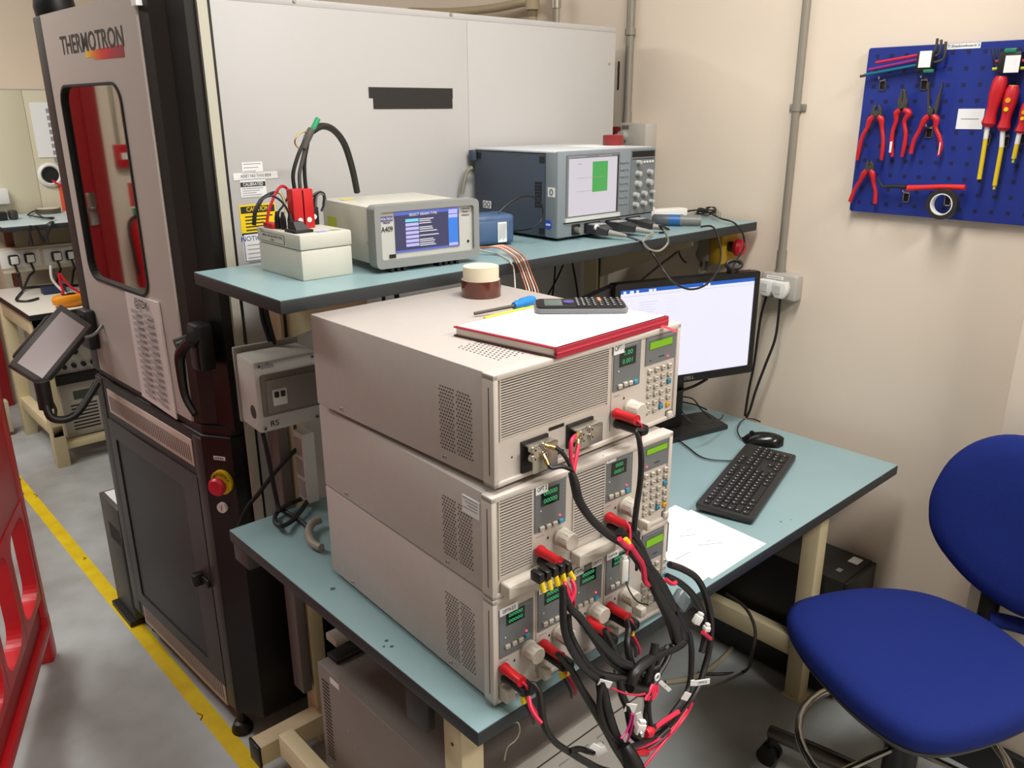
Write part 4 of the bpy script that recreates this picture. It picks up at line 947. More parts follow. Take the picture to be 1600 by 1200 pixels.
# power analyser
MAn = frame((.952, 1.462, S), -5.5)
A_ = lambda px, py: fpx(MAn, px, py)
ua, va = A_(600, 420); ub, vb2 = A_(752, 309)
WA = .262; HA0, HA1 = .016, .142
t = thing('power_analyser', MAn @ Vector((WA/2, .14, 0)), 'light grey power analyser with a blue menu screen beside the grey test box', 'power analyser')
an_w = mat('analyser_case', (206, 204, 192), .45); an_g = mat('analyser_bezel', (140, 142, 140), .5)
m = MB(MAn); m.box(.008, WA-.008, .03, .27, HA0, HA1-.006, an_w, .003); m.cyl((.0075, .05, .06), (.010, .05, .06), .005, steel, n=12); m.build('case', t)
bo = rrect(0, WA, HA0-.006, HA1, .012, 4); bi = rrect(.014, WA-.014, HA0+.012, HA1-.014, .006, 4)
m = MB(MAn); vs_, fs_ = ringplate(bo, bi, 0, .034); m.add(vs_, fs_, an_g); m.build('bezel', t)
m = MB(MAn); m.prism(bi, .008, .02, mat('analyser_face', (192, 192, 186), .45)); m.build('front_panel', t)
s0 = .050; s1 = WA-.050; t0 = HA0+.024; t1 = HA1-.017
m = MB(MAn); m.rect(s0, s1, t0, t1, .0065, .002, mat('scr_dark', (66, 66, 100), .3, emit=.9)); m.rect(s0, s1, t1-.007, t1, .0062, .001, mat('scr_bar', (90, 110, 200), .3, emit=.95)); m.rect(s0, s1, t0, t0+.004, .0062, .001, mat('scr_bar', (90, 110, 200), .3, emit=.95))
m.rect(s1-.028, s1-.003, t0+.003, t1-.002, .0062, .001, mat('scr_blue', (60, 130, 224), .3, emit=.95)); lilac = mat('scr_lilac', (190, 186, 240), .3, emit=.95); cyn = mat('scr_cyan', (120, 214, 236), .3, emit=.95); wt = mat('scr_text', (226, 226, 230), .3, emit=.95)
m.rect(s1-.027, s1-.004, t1-.012, t1-.003, .0060, .001, lilac); m.rect(s1-.027, s1-.004, t1-.021, t1-.014, .0060, .001, lilac); m.rect(s1-.027, s1-.004, t0+.003, t0+.009, .0060, .001, lilac)
m.text('SELECT GRAPH TYPE', s0+.07, t1-.0075, .0075, wt, y=.0058, ext=0.)
hs_ = (t1-t0-.024)/7
for i in range(7):
    v = t1-.016-hs_*i; m.rect(s0+.026, s0+.058, v-hs_*.72, v, .0060, .001, cyn if i == 0 else lilac)
    m.rect(s0+.060, s0+.060+(.036, .03, .032, .044, .048, .034, .036)[i], v-.003, v-.0012, .0060, .001, wt)
    if i in (0, 2, 5, 6): m.rect(s0+.060, s0+.060+(.028, 0, .034, 0, 0, .038, .040)[i], v-.007, v-.0052, .0060, .001, wt)
m.build('menu_screen', t)
m = MB(MAn); lb_ = mat('logo_violet', (70, 62, 150), .5); m.rect(.017, .046, t1-.016, t1-.007, .0066, .001, lb_); m.text('VOLTECH', .0315, t1-.0115, .0075, paper, y=.0062, ext=0., sx=.85); m.text('PM6000', .0315, t1-.020, .005, ink, y=.0072, ext=0.)
m.text('A409', .032, t1-.034, .016, ink, y=.0072, ext=0., sx=.8)
for k, s in enumerate(('Universal', 'Power', 'Analyzer')): m.text(s, WA-.032, t1-.004-k*.007, .006, ink, y=.0072, ext=0.)
m.rect(.034, .050, HA0+.014, HA0+.022, .0068, .001, blk); m.cyl((WA-.026, .0065, t0+.008), (WA-.026, .009, t0+.008), .003, blk, n=10)
m.build('panel_marks', t)
for k, u in enumerate((.035, .05, .065, .155, .17, .185, .20)):
    m = MB(MAn); m.box(u, u+.008, .004, .03, .0, HA0-.002, blk, .001); m.build('foot', t)
for u in (.02, WA-.04):
    m = MB(MAn); m.box(u, u+.02, .22, .25, .0, HA0+.002, blk, .001); m.build('foot', t)
a_ = MAn @ Vector((.03, .20, HA1-.0055)); m = MB(); m.box(a_.x, a_.x+.03, a_.y, a_.y+.02, a_.z, a_.z+.0006, yel); m.build('yellow_sticker', t)
a_ = MAn @ Vector((.0078, .24, .09)); m = MB(MAn); m.box(.0072, .0082, .20, .245, .075, .10, mat('sticker_lime', (190, 200, 40), .5)); m.build('yellow_sticker', t)
# orange and white wires from the analyser over the shelf edge
for i in range(6):
    mt = (mat('wire_copper', (196, 116, 84), .45), mat('wire_pale', (226, 212, 200), .45))[(i+1) % 2]
    dx_ = i*4
    pts = [Y(748+i, 385+i*.8, 1.50), Y(775+dx_*.6, 388-i, 1.46), Z(797+dx_*.8, 402-i*1.2, S+.003), Z(803+dx_*.9, 411-i*1.4, S+.006), Y(806+dx_, 416, 1.366), Y(812+dx_, 432, 1.360), Y(818+dx_*1.1, 452, 1.33), Y(820+dx_*1.2, 470, 1.32)]
    for q in pts[:2]: q.z = max(q.z, S+.006)
    if i == 0: pts = [Z(748, 390, S+.003), Z(775, 396, S+.003), Z(795, 406, S+.003), Z(799, 412, S+.006), Y(802, 417, 1.366), Y(804, 432, 1.36), Y(805, 452, 1.35)]
    lead('signal_wire', pts, .0016, mt, ('white wire split off on its own left of the copper wires at the shelf edge', 'first copper wire of the bunch hanging over the shelf edge', 'first pale wire of the bunch hanging over the shelf edge', 'second copper wire of the bunch hanging over the shelf edge', 'second pale wire of the bunch hanging over the shelf edge', 'rightmost copper wire of the bunch hanging over the shelf edge')[i], 6, cat='wire', group='wires hanging from the analyser')
# blue adapter box
MAd = frame((1.335, 1.62, S), 14)
c3 = Z(790, 383, S); MAd = frame((c3.x-.092, c3.y+.018, S), -14)
ad = mat('adapter_blue', (72, 98, 134), .4)
t = thing('power_adapter', MAd @ Vector((.06, .05, 0)), 'slate blue adapter box with a white label beside the oscilloscope', 'adapter')
m = MB(MAd); m.box(0, .118, 0, .085, .004, .078, ad, .010, 3); m.box(.006, .102, -.002, .01, .012, .064, ad, .004); m.build('case', t)
m = MB(MAd); m.rect(.068, .093, .010, .060, -.0034, .002, paper)
for k in range(6): m.rect(.071+k*.0036, .0725+k*.0036, .014+(k % 3)*.003, .056, -.0037, .001, inkg)
m.build('rating_label', t)
pw = MAd @ Vector((.118, .04, .03))
m = MB(); m.cyl(pw, pw+Vector((.022, -.004, -.002)), .004, blk); m.tube([pw+Vector((.02, -.004, -.002))]+[Y(x, y, 1.53) for x, y in ((830, 357), (845, 345), (848, 325), (838, 310), (818, 307), (795, 318), (779, 333))], .0022, blk, 7); m.build('cord', t)
# oscilloscope
MS_ = frame((1.544, 1.524, S+.008), 0.)
O_ = lambda px, py: fpx(MS_, px, py)
WO, HO, DO = .388, .220, .322
sc_b = mat('scope_blue_grey', (66, 76, 92), .5); sc_f = mat('scope_front', (128, 137, 143), .45); sc_d = mat('scope_panel', (112, 118, 120), .5)
t = thing('oscilloscope', (1.73, 1.68, S), 'blue-grey digital oscilloscope with a white and green screen on the shelf', 'oscilloscope')
m = MB(MS_); m.box(0, WO, .035, DO, .0, HO-.006, sc_b, .004)
for i in range(3):
    for j in range(8):
        for k in (0,): m.box(-.0006, .001, .05+i*.009, .057+i*.009, .075+j*.0085, .0815+j*.0085, blk2)
for y_, z_ in ((.05, HO-.024), (DO-.02, HO-.022), (.05, .012)): m.box(-.001, .002, y_-.010, y_+.008, z_-.006, z_+.010, blk)
m.build('case', t)
m = MB(MS_); m.box(-.002, WO+.002, .0, DO-.005, HO-.006, HO, mat('scope_top', (206, 210, 212), .4), .003); m.build('top_cover', t)
m = MB(MS_); m.box(-.002, WO+.002, -.010, .036, .0, HO-.001, sc_f, .005); bz = m.build('front_bezel', t)
so = rrect(.030, .232, .050, HO-.012, .004, 3)
m = MB(MS_); m.rect(.028, .236, .046, HO-.010, -.0125, .004, sc_d, .004); m.rect(.024, .240, .040, .050, -.016, .01, mat('scope_lip', (206, 208, 206), .4)); m.build('screen_surround', bz)
scr = mat('scope_screen', (206, 200, 208), .3, emit=.95); grn = mat('scope_green', (80, 165, 86), .3, emit=.95)
m = MB(MS_); m.rect(.036, .224, .054, HO-.020, -.0135, .002, scr)
m.rect(.125, .185, .112, HO-.030, -.0139, .001, grn)
for (a0, a1, vv) in ((.066, .17, .150), (.066, .122, .116)): m.rect(a0, a1, vv, vv+.0008, -.0142, .001, mat('scope_trace', (170, 150, 140), .4))
m.rect(.070, .082, HO-.035, HO-.033, -.0139, .001, inkg); m.build('screen', bz)
m = MB(MS_); m.rect(.226, .230, .054, HO-.016, -.0137, .002, blk); m.rect(.034, .10, HO-.017, HO-.0145, -.0131, .001, inkg); m.rect(.15, .20, HO-.017, HO-.0145, -.0131, .001, inkg); m.build('screen_edge', bz)
for k in range(7):
    m = MB(MS_); v = HO-.036-k*.0185; m.box(.240, .262, -.0125, -.006, v-.0035, v+.001, sc_f, .001); m.box(.266, .276, -.0125, -.006, v-.0035, v+.001, sc_f, .001); m.build('soft_key', bz)
m = MB(MS_); m.rect(.285, .390, .040, HO-.006, -.0115, .003, sc_d); m.rect(.288, .386, HO-.026, HO-.010, -.0118, .002, blk2); m.rect(.29, .384, HO-.032, HO-.030, -.0118, .002, blk2); m.build('control_panel', bz)
for (u, v, r) in ((.312, HO-.040, .006), (.312, HO-.070, .0075), (.362, HO-.068, .0075), (.312, HO-.098, .009), (.362, HO-.096, .009), (.305, HO-.128, .0075), (.340, HO-.126, .0075), (.376, HO-.124, .0065), (.305, HO-.155, .0075), (.340, HO-.153, .0075), (.376, HO-.151, .0065)):
    m = MB(MS_); m.lathe([(r*1.1, 0), (r, -.004), (r*.9, -.014), (0, -.0155)], (u, -.0115, v), (0, 1, 0), mat('scope_knob', (176, 178, 176), .4), 14); m.build('knob', bz)
for k in range(4):
    m = MB(MS_); m.box(.338+k*.012, .345+k*.012, -.0135, -.011, HO-.043, HO-.037, white_p, .001); m.build('key', bz)
m = MB(MS_); m.rect(.02, WO-.004, .036, .0385, -.0108, .002, blk2); m.build('seam', bz)
m = MB(MS_); m.rect(.052, .084, .004, .032, -.0118, .003, blk, .004); m.build('port_recess', bz)
m = MB(MS_); m.cyl((.068, -.011, .018), (.068, -.030, .018), .008, steel, n=16); m.build('bnc_port', bz)
for k in range(3):
    m = MB(MS_); m.rect(.10+k*.085, .165+k*.085, .004, .032, -.0118, .003, blk, .004); m.build('port_recess', bz)
# stickers on the scope's side
for (y_, z_, w_, h_) in ((.012, .118, .026, .024), (DO-.055, .068, .034, .020)):
    m = MB(MS_); m.box(-.0028, -.0018, y_-w_/2, y_+w_/2, z_-h_/2, z_+h_/2, paper)
    for k in ((0,) if w_ < .03 else (-.008, .008)): m.tube([(-.003, y_+k+.0055*math.cos(a), z_+.007*math.sin(a)) for a in [2*PI*i/10 for i in range(10)]], .0011, ink, 5, 1, closed=True)
    m.build('channel_sticker', t)
m = MB(MS_); m.cyl((-.003, .022, .034), (-.0015, .022, .034), .013, mat('round_blue', (40, 82, 190), .4), n=22); m.box(-.0036, -.003, .014, .030, .032, .037, white_p); m.build('round_sticker', t)
for x, y in ((.02, .01), (.36, .01), (.02, .25), (.36, .25)):
    m = MB(MS_); m.box(x, x+.03, y, y+.02, -.008, .002, blk, .002); m.build('foot', t)
m = MB(MS_); m.box(-.012, .02, DO-.01, DO+.012, HO-.035, HO-.006, sc_b, .003); m.build('corner_guard', t)
pts = [Y(738, 262, 1.84), Y(730, 268, 1.845), Y(725, 285, 1.845), Y(722, 303, 1.845)]
lead('grey_cable', pts, .006, mat('cable_beige', (130, 124, 108), .5), 'grey-beige cable bending down from the back of the oscilloscope', 8)
# probe pods in front of the scope
def pod(p_tl, p_br, y0, y1, label, nose=None, tailp=None, mt=None, tailr=.002):
    a = Y(p_tl[0], p_tl[1], y0); b = Y(p_br[0], p_br[1], y1)
    t = thing('probe_pod', (a.x, y0, S), label, 'probe', 'probes plugged into the oscilloscope')
    return t
pm = mat('probe_dark', (50, 50, 52), .4)
for i, (u, lab, q, tail_) in enumerate(((.132, 'first probe connector from the left, dark grey with a round badge under the scope screen', (0, -.06), ((943, 368), (950, 360), (940, 362))), (.217, 'second probe connector from the left with a pale tapered nose under the scope screen', (.015, -.07), None), (.300, 'third probe connector from the left plugged under the scope knobs', (.012, -.065), None))):
    t = thing('probe_connector', MS_ @ Vector((u, -.03, -.012)), lab, 'probe', 'probes plugged into the oscilloscope')
    m = MB(MS_); m.hull([[(u-.026, -.012, .006), (u+.026, -.012, .006), (u+.026, -.012, .028), (u-.026, -.012, .028)], [(u-.024+q[0]*.5, -.045, .004), (u+.024+q[0]*.5, -.045, .004), (u+.024+q[0]*.5, -.045, .026), (u-.024+q[0]*.5, -.045, .026)], [(u-.014+q[0], q[1]-.012, .002), (u+.014+q[0], q[1]-.012, .002), (u+.014+q[0], q[1]-.012, .018), (u-.014+q[0], q[1]-.012, .018)]], pm, False); m.build('pod_body', t)
    m = MB(MS_); m.box(u-.02, u+.02, -.044, -.014, .0275, .0295, mat('probe_label', (170, 170, 168), .4)); m.build('pod_label', t)
    e0 = MS_ @ Vector((u+q[0], q[1]-.012, .010))
    m = MB(); m.tube([e0, e0+Vector((.012, -.03, -.004)), e0+Vector((.016, -.048, -.006))], [.008, .006, .003], mat('probe_nose', (150, 146, 138), .4), 10); m.build('strain_relief', t)
    if i == 0: m = MB(MS_); m.cyl((u-.018, -.047, .021), (u-.018, -.040, .023), .008, white_p, n=16); m.build('badge', t)
    e1 = e0+Vector((.016, -.046, -.006))
    if i == 1: pts = [e1]+[Y(x, y, 1.35) for x, y in ((1005, 375), (1012, 388), (1030, 392), (1044, 378), (1038, 360))]; mt_ = mat('cable_light', (150, 146, 140), .45)
    elif i == 0: pts = [e1]+[Y(x, y, yy) for x, y, yy in ((1006, 380, 1.37), (1022, 400, 1.345), (1035, 420, 1.30), (1052, 441, 1.27), (1078, 452, 1.25), (1104, 444, 1.235), (1122, 420, 1.26), (1126, 390, 1.33))]+[Y(1115, 362, 1.372), Y(1095, 352, 1.41)]; mt_ = blk; pts[-2].z = max(pts[-2].z, S+.004); pts[-1].z = S+.004
    else: pts = [e1]+[Y(x, y, 1.42) for x, y in ((1030, 352), (1038, 362), (1030, 372))]; mt_ = blk; 
    if i == 2:
        for q_ in pts[1:]: q_.z = max(q_.z, S+.004)
    m = MB(); m.tube(pts, .0028, mt_, 7); m.build('probe_cable', t)
# blue and grey barrel probe and white adapter box
a = Y(1022, 341, 1.47); a.z = S+.018
t = thing('current_probe', a, 'grey current probe with a blue band lying at the right of the oscilloscope', 'probe')
a0, a1, a2, a3 = Z(1018, 352, S), Z(1048, 355, S), Z(1064, 357, S), Z(1095, 354, S)
dr = (a3-a0).normalized(); L3 = (a3-a0).length
base = a0+Vector((0, 0, .0165))
m = MB(); m.lathe([(0, 0), (.012, 0), (.0165, .006), (.0165, L3*.35), (0, L3*.35)], base, dr, mat('probe_grey', (88, 92, 98), .4), 16); m.build('probe_barrel', t)
m = MB(); m.lathe([(.0168, L3*.35), (.0168, L3*.58)], base, dr, mat('probe_blue', (40, 98, 160), .4), 16); m.build('blue_band', t)
m = MB(); m.lathe([(0, L3*.58), (.018, L3*.58), (.018, L3*.63), (.0155, L3*.63), (.0145, L3*.95), (.0135, L3), (0, L3)], base, dr, mat('probe_mid', (122, 122, 120), .4), 16); m.build('probe_grip', t)
a = Z(1012, 348, S); b = Z(1085, 350, S)
MW = frame((1.905, 1.545, S), 0); q = Z(1058, 352, S)
MW = frame((q.x-.09, q.y+.085, S), -16)
t = thing('white_adapter', MW @ Vector((.08, .03, 0)), 'white adapter box lying behind the blue-banded probe on the shelf', 'adapter')
m = MB(MW); m.box(0, .072, 0, .05, 0, .050, white_p, .006); m.build('box_end', t); m = MB(MW); m.box(.07, .195, .004, .046, .001, .040, white_p, .005); m.rect(.008, .02, .012, .018, -.0006, .001, inkg); m.rect(.026, .034, .012, .018, -.0006, .001, inkg); m.build('box_body', t)
# coiled cable and clips
c4 = Z(1103, 338, S); pts = []
for k in range(26):
    a = k*2*PI/8; pts.append(c4+Vector((.035*math.cos(a)*(1+.15*math.sin(k)), .026*math.sin(a), .006+.0008*k+.003*math.sin(k*2.2))))
t = thing('coiled_lead', c4, 'black coiled probe lead with small metal clips near the right end of the shelf', 'lead')
m = MB(); m.tube(pts, .0026, blk, 6, 3); m.build('coil', t)
for (x, y) in ((1114, 331), (1121, 335), (1124, 338)):
    p = Z(x, y, S+.015); m = MB(); m.tube([p+Vector((-.005, 0, -.010)), p+Vector((-.004, 0, .006)), p+Vector((.004, 0, .010)), p+Vector((.005, 0, -.004)), p+Vector((.0, 0, -.006))], .0016, steel, 6); m.build('clip', t)
lead('black_cable', [Z(1060, 338, S+.003), Z(1075, 330, S+.012), Z(1100, 329, S+.014), Z(1125, 341, S+.010), Z(1140, 345, S+.008), Y(1149, 350, 1.372), Y(1160, 364, 1.35), Y(1163, 385, 1.34), Y(1150, 408, 1.32), Y(1143, 422, 1.305)], .0028, blk, 'black cable draping over the right end of the shelf to the monitor clip', 7)
# red lid and sounder lying on the oscilloscope top
p = X(958, 222, 1.895)
m = MB(); m.lathe([(.0, 0), (.028, 0), (.030, .003), (.030, .028), (.028, .030), (0, .030)], (p.x, p.y, S+.008+HO), (0, 0, 1), mat('lid_red', (140, 40, 42), .4), 24); m.build('red_cap', label='dark red round cap standing on top of the oscilloscope', cat='cap')
m = MB(); m.box(1.77, 1.90, 1.60, 1.72, S+.008+HO, S+.008+HO+.001, paper); m.build('paper_slip', label='white paper slip lying on top of the oscilloscope', cat='paper')
# ================================================================ wall conduit, sockets, pipes
cond_m = mat('conduit_grey', (150, 144, 132), .42, .3)
p0 = X(1222, 420, WX-.012); 
t = thing('wall_conduit', (WX-.012, 1.291, 1.215), 'grey metal conduit running down the wall to the twin socket', 'conduit')
m = MB(); m.cyl((WX-.0125, 1.291, 1.222), (WX-.0125, 1.291, 3.0), .0115, cond_m, n=14); m.build('pipe', t)
m = MB(); m.cyl((WX-.0125, 1.291, 1.222), (WX-.0125, 1.291, 1.29), .0145, cond_m, n=14); m.cyl((WX-.0125, 1.291, 1.222), (WX-.0125, 1.291, 1.232), .017, cond_m, n=14); m.build('coupling', t)
for z in (1.70, 2.4):
    m = MB(); m.box(WX-.006, WX, 1.265, 1.317, z-.01, z+.01, cond_m, .002); m.cyl((WX-.0125, 1.291, z-.01), (WX-.0125, 1.291, z+.01), .0138, cond_m, n=14); m.build('saddle_clip', t)
t = thing('twin_socket', (WX-.02, 1.292, 1.14), 'grey metal-clad twin socket on the wall right of the monitor', 'socket')
sk = mat('metalclad_grey', (176, 172, 164), .45)
MWl = frame((WX, 0, 0), -90)   # local u = -y, local y into the wall
W_ = lambda px, py, d=0.: fpx(MWl, px, py, d)
sk0, skz1 = W_(1191, 424, -.04)[0], 1.225; sk1 = W_(1257, 428, -.0)[0]; skz0 = 1.145
m = MB(MWl); m.box(sk0-.0, sk1, -.044, 0, skz0, skz1, sk, .008, 3); m.build('back_box', t)
m = MB(MWl); m.rect(sk0+.02, sk0+.075, skz1-.017, skz1-.008, -.0448, .001, paper); m.rect(sk0+.024, sk0+.070, skz1-.0135, skz1-.0115, -.0451, .001, inkg); m.build('name_label', t)
for k in range(2):
    m = MB(MWl); m.box(sk1-.034, sk1-.022, -.050, -.043, skz1-.036-k*.022, skz1-.020-k*.022, white_p, .002); m.build('switch', t)
for i, (px, py) in enumerate(((1198, 448), (1219, 452))):
    u, v = W_(px, py, -.06)
    th = thing('mains_plug', MWl @ Vector((u, -.05, v-.028)), ('white plug half hidden behind the monitor edge in the twin socket', 'white plug in the right half of the twin socket')[i], 'plug', 'plugs in the twin wall socket')
    m = MB(MWl); m.prism([(u-.022, v+.022), (u+.022, v+.022), (u+.025, v+.010), (u+.025, v-.008), (u+.012, v-.027), (u-.012, v-.027), (u-.025, v-.008), (u-.025, v+.010)], -.072, -.045, white_p, bev=.005, smooth=True); m.build('plug_body', th)
    m = MB(MWl); m.prism([(u-.008, v+.012), (u+.008, v+.012), (u+.008, v-.012), (u-.008, v-.012)], -.0735, -.071, mat('plug_mark', (206, 204, 198), .5)); m.build('plug_label', th)
    s = MWl @ Vector((u, -.055, v-.027))
    ends = (((1190, 490), (1185, 520), (1178, 570), (1170, 610), (1164, 650)), ((1217, 490), (1211, 530), (1196, 570), (1181, 610), (1172, 640), (1166, 653)))[i]
    xs = [WX-.05-.008*k for k in range(len(ends))]
    m = MB(); m.tube([s]+[X(x, y, xx) for (x, y), xx in zip(ends, xs)], .0042, blk, 8); m.build('cord', th)
q = X(1120, 383, 2.245)
t = thing('emergency_stop_station', (2.245, q.y, q.z-.045), 'yellow and grey emergency stop box with red button on the wall under the shelf end', 'emergency stop')
ME2 = frame((q.x, q.y, q.z), 0)
m = MB(ME2); m.box(-.034, .054, .004, .05, -.050, .046, mat('estop_grey', (150, 144, 132), .5), .004); m.build('back_box', t)
m = MB(ME2); m.box(-.034, .054, -.042, .004, -.054, .046, mat('estop_yellow', (206, 164, 30), .45), .005); m.build('cover', t)
m = MB(ME2); m.cyl((.008, -.042, 0), (.008, -.066, 0), .016, blk, n=18); m.lathe([(.014, -.064), (.026, -.068), (.028, -.080), (.021, -.090), (0, -.093)], (.008, 0, 0), (0, 1, 0), mat('estop_red', (206, 30, 52), .35), 24); m.build('push_button', t)
m = MB(ME2); m.cyl((-.012, .02, -.050), (-.012, .02, -.080), .010, mat('gland_grey', (120, 116, 106), .5)); m.build('cable_gland', t)
gp = ME2 @ Vector((-.012, .02, -.080)); yq = gp.y
m = MB(); m.tube([gp, gp+Vector((-.02, .02, -.012)), Y(1096, 411, yq+.03), Y(1090, 400, yq+.03), Y(1092, 388, yq+.03), Y(1098, 374, yq+.03)], .0055, mat('cable_beige', (130, 124, 108), .5), 8); m.build('cable', t)
# isolator and rear conduit
t = thing('rear_conduit', (WX-.02, 1.915, 1.6), 'grey conduit on the wall just beyond the white chamber panel', 'conduit')
m = MB(); m.cyl((WX-.016, 1.915, 1.63), (WX-.016, 1.915, 3.0), .0135, cond_m, n=14); m.build('pipe', t)
m = MB(); m.cyl((WX-.016, 1.915, 1.63), (WX-.016, 1.915, 1.69), .0155, cond_m, n=14); m.cyl((WX-.016, 1.915, 1.93), (WX-.016, 1.915, 1.95), .018, cond_m, n=14); m.build('coupling', t)
t = thing('wall_isolator', (WX-.03, 1.88, 1.54), 'pale grey isolator box on the wall behind the oscilloscope', 'isolator')
u0, v1 = W_(968, 192, -.05); u1, v0 = W_(1011, 228, -.05)
m = MB(MWl); m.box(u0, u1, -.06, 0, v0-.02, v1, mat('isolator_grey', (186, 180, 170), .5), .005); m.build('enclosure', t)
m = MB(MWl); m.box(u0-.03, u0+.016, -.062, -.01, v0+.0, v1-.012, mat('isolator_red', (120, 36, 32), .5), .003); m.build('red_backplate', t)
m = MB(MWl); m.rect(u0+.02, u0+.05, v1-.020, v1-.008, -.0608, .001, mat('lab_grey', (120, 112, 104), .5)); m.build('rating_label', t)
m = MB(MWl); m.cyl((u0+.03, -.06, v0+.03), (u0+.03, -.078, v0+.03), .017, grey_p, n=18); m.box(u0+.012, u0+.048, -.09, -.074, v0+.024, v0+.037, grey_p, .003, M=None); m.build('rotary_handle', t)
t = thing('wall_pipework', (WX-.05, 2.5, 2.0), 'painted pipes running along the wall above the chamber roof', 'pipework')
pip = mat('pipe_paint', (176, 160, 128), .5)
m = MB(); m.tube([X(640, 18, 2.24), X(700, 19, 2.24), X(770, 13, 2.24), X(815, 4, 2.24), X(826, 3, 2.24)], .016, pip, 10); m.build('pipe', t)
m = MB(); q = X(832, 6, 2.245); m.tube([q, q+Vector((0, 0, .03)), q+Vector((0, 0, .9))], .018, pip, 10); m.tube([q, q-Vector((0, 0, .35))], .018, pip, 10, 1); m.cyl(q-Vector((0, .0, .02)), q+Vector((0, 0, .03)), .025, pip); m.build('pipe', t)
m = MB(); q = X(869, 8, 2.25); m.tube([q-Vector((0, 0, .4)), q+Vector((0, 0, .9))], .012, steel, 8, 1); m.cyl(q-Vector((0, 0, .01)), q+Vector((0, 0, .02)), .017, steel); m.build('pipe', t)
m = MB(MWl); u, v = W_(966, 118, -.003); m.box(u-.003, u+.003, -.003, 0, v-.045, v+.045, mat('slot_dark', (60, 50, 44), .6)); m.build('wall_mark', label='thin dark vertical strip on the wall beside the chamber panel edge', cat='mark')
# ================================================================ blue tool pegboard
peg = mat('pegboard_blue', (28, 48, 136), .45, noise=.06, nscale=5); pegh = mat('peg_hole', (14, 22, 70), .6)
PD = -.022   # front face of the board
t = thing('tool_board', (WX-.02, .85, 1.424), 'blue perforated tool board on the wall at upper right', 'tool board')
# outline follows the photograph slightly out of square
c4_ = [W_(1357.5, 76, PD), W_(1327, 328.6, PD), W_(1620, 355.5, PD), W_(1645, 58, PD)]
ub0 = (c4_[0][0]+c4_[1][0])/2; vb0 = (c4_[1][1]+c4_[2][1])/2; vt0 = (c4_[0][1]+c4_[3][1])/2; ub1 = ub0+.50
m = MB(MWl); m.prism(rrect(ub0, ub1, vb0, vt0, .006, 3), PD, -.004, peg, bev=.0015)
for i in range(13):
    for j in range(11):
        u = ub0+.026+i*.0375; v = vb0+.026+j*.0375
        if v < vt0-.01 and u < ub1-.01: m.rect(u-.0048, u+.0048, v-.0048, v+.0048, PD-.0003, .001, pegh)
m.build('panel', t)
for (u, v) in ((ub0+.03, vb0+.03), (ub0+.03, vt0-.03), (ub1-.03, vb0+.03), (ub1-.03, vt0-.03)):
    m = MB(MWl); m.cyl((u, -.005, v), (u, 0, v), .012, steel, n=10); m.build('spacer', t)
m = MB(MWl); a, b = W_(1481, 68, PD), W_(1532, 75, PD); m.rect(a[0], b[0], (a[1]+b[1])/2-.007, (a[1]+b[1])/2+.006, PD-.001, .001, paper); m.text('T.Shadowboard 2', (a[0]+b[0])/2, (a[1]+b[1])/2, .008, ink, y=PD-.0014, ext=0., sx=1.3); m.build('title_label', t)
m = MB(MWl); a, b = W_(1498, 170, PD), W_(1534, 202, PD); m.rect(a[0], b[0], b[1], a[1], PD-.001, .001, paper); m.rect(a[0]+.009, b[0]-.01, (a[1]+b[1])/2-.001, (a[1]+b[1])/2+.001, PD-.0013, .001, inkg); m.build('paper_label', t)
def hook(px, py, par=t):
    u, v = W_(px, py, PD)
    m = MB(MWl); m.box(u-.008, u+.008, PD-.006, PD, v+.006, v+.012, chrome, .001)
    for s in (-1, 1): m.box(u+s*.0075-.001, u+s*.0075+.001, PD-.0035, PD, v-.016, v+.008, chrome)
    m.box(u-.0085, u+.0085, PD-.0035, PD, v-.0165, v-.0145, chrome); m.rect(u-.006, u+.006, v-.0145, v+.005, PD-.0006, .001, blk2)
    m.tube([(u, PD, v+.010), (u, PD-.025, v+.010), (u, PD-.03, v+.018)], .002, chrome, 6, 2)
    m.build('hook', par)
for p in ((1380, 131), (1445, 130), (1417, 306), (1482, 311), (1543, 215), (1572, 218), (1597, 214), (1453, 205)): hook(*p)
tool_red = mat('tool_red', (196, 28, 40), .4); tool_steel = mat('tool_steel', (96, 92, 86), .4, .7)
def pliers(label, jaw, pivot, hl, hr, kind, name='pliers'):
    d = PD-.022
    P = lambda x, y, dd=0.: (lambda q: (q[0], d+dd, q[1]))(W_(x, y, d))
    pv = P(*pivot)
    t = thing(name, MWl @ Vector(pv), label, 'pliers', 'red-handled pliers on the tool board')
    for side, hd in (('l', hl), ('r', hr)):
        m = MB(MWl); pts = [P(x, y) for x, y in hd]; m.tube(pts, [.0075, .0085, .0052, .0052, .0056, .0040][:len(pts)], tool_red, 10); m.build('handle', t)
    m = MB(MWl)
    for side in jaw:
        m.prism([(P(x, y)[0], P(x, y)[2]) for x, y in side], d-.005, d+.005, tool_steel, bev=.001)
    hd_ = m.build('jaw', t)
    m = MB(MWl); m.cyl((pv[0], d-.0065, pv[2]), (pv[0], d+.006, pv[2]), .0075, tool_steel, n=18); m.build('pivot', t)
    return t
pliers('side cutters hanging leftmost in the middle row of the tool board', [[(1361, 183), (1364, 168), (1369, 163), (1370, 166), (1368, 174), (1372, 178), (1371, 185)], [(1379, 183), (1378, 170), (1375, 163), (1373.5, 166), (1374, 174), (1369, 178), (1368, 185)]], (1370, 177), [(1366, 182), (1360, 187), (1355, 200), (1347, 215), (1342, 235), (1339, 250)], [(1373, 182), (1377, 187), (1378, 200), (1380, 218), (1379, 236), (1377, 250)], 'side')
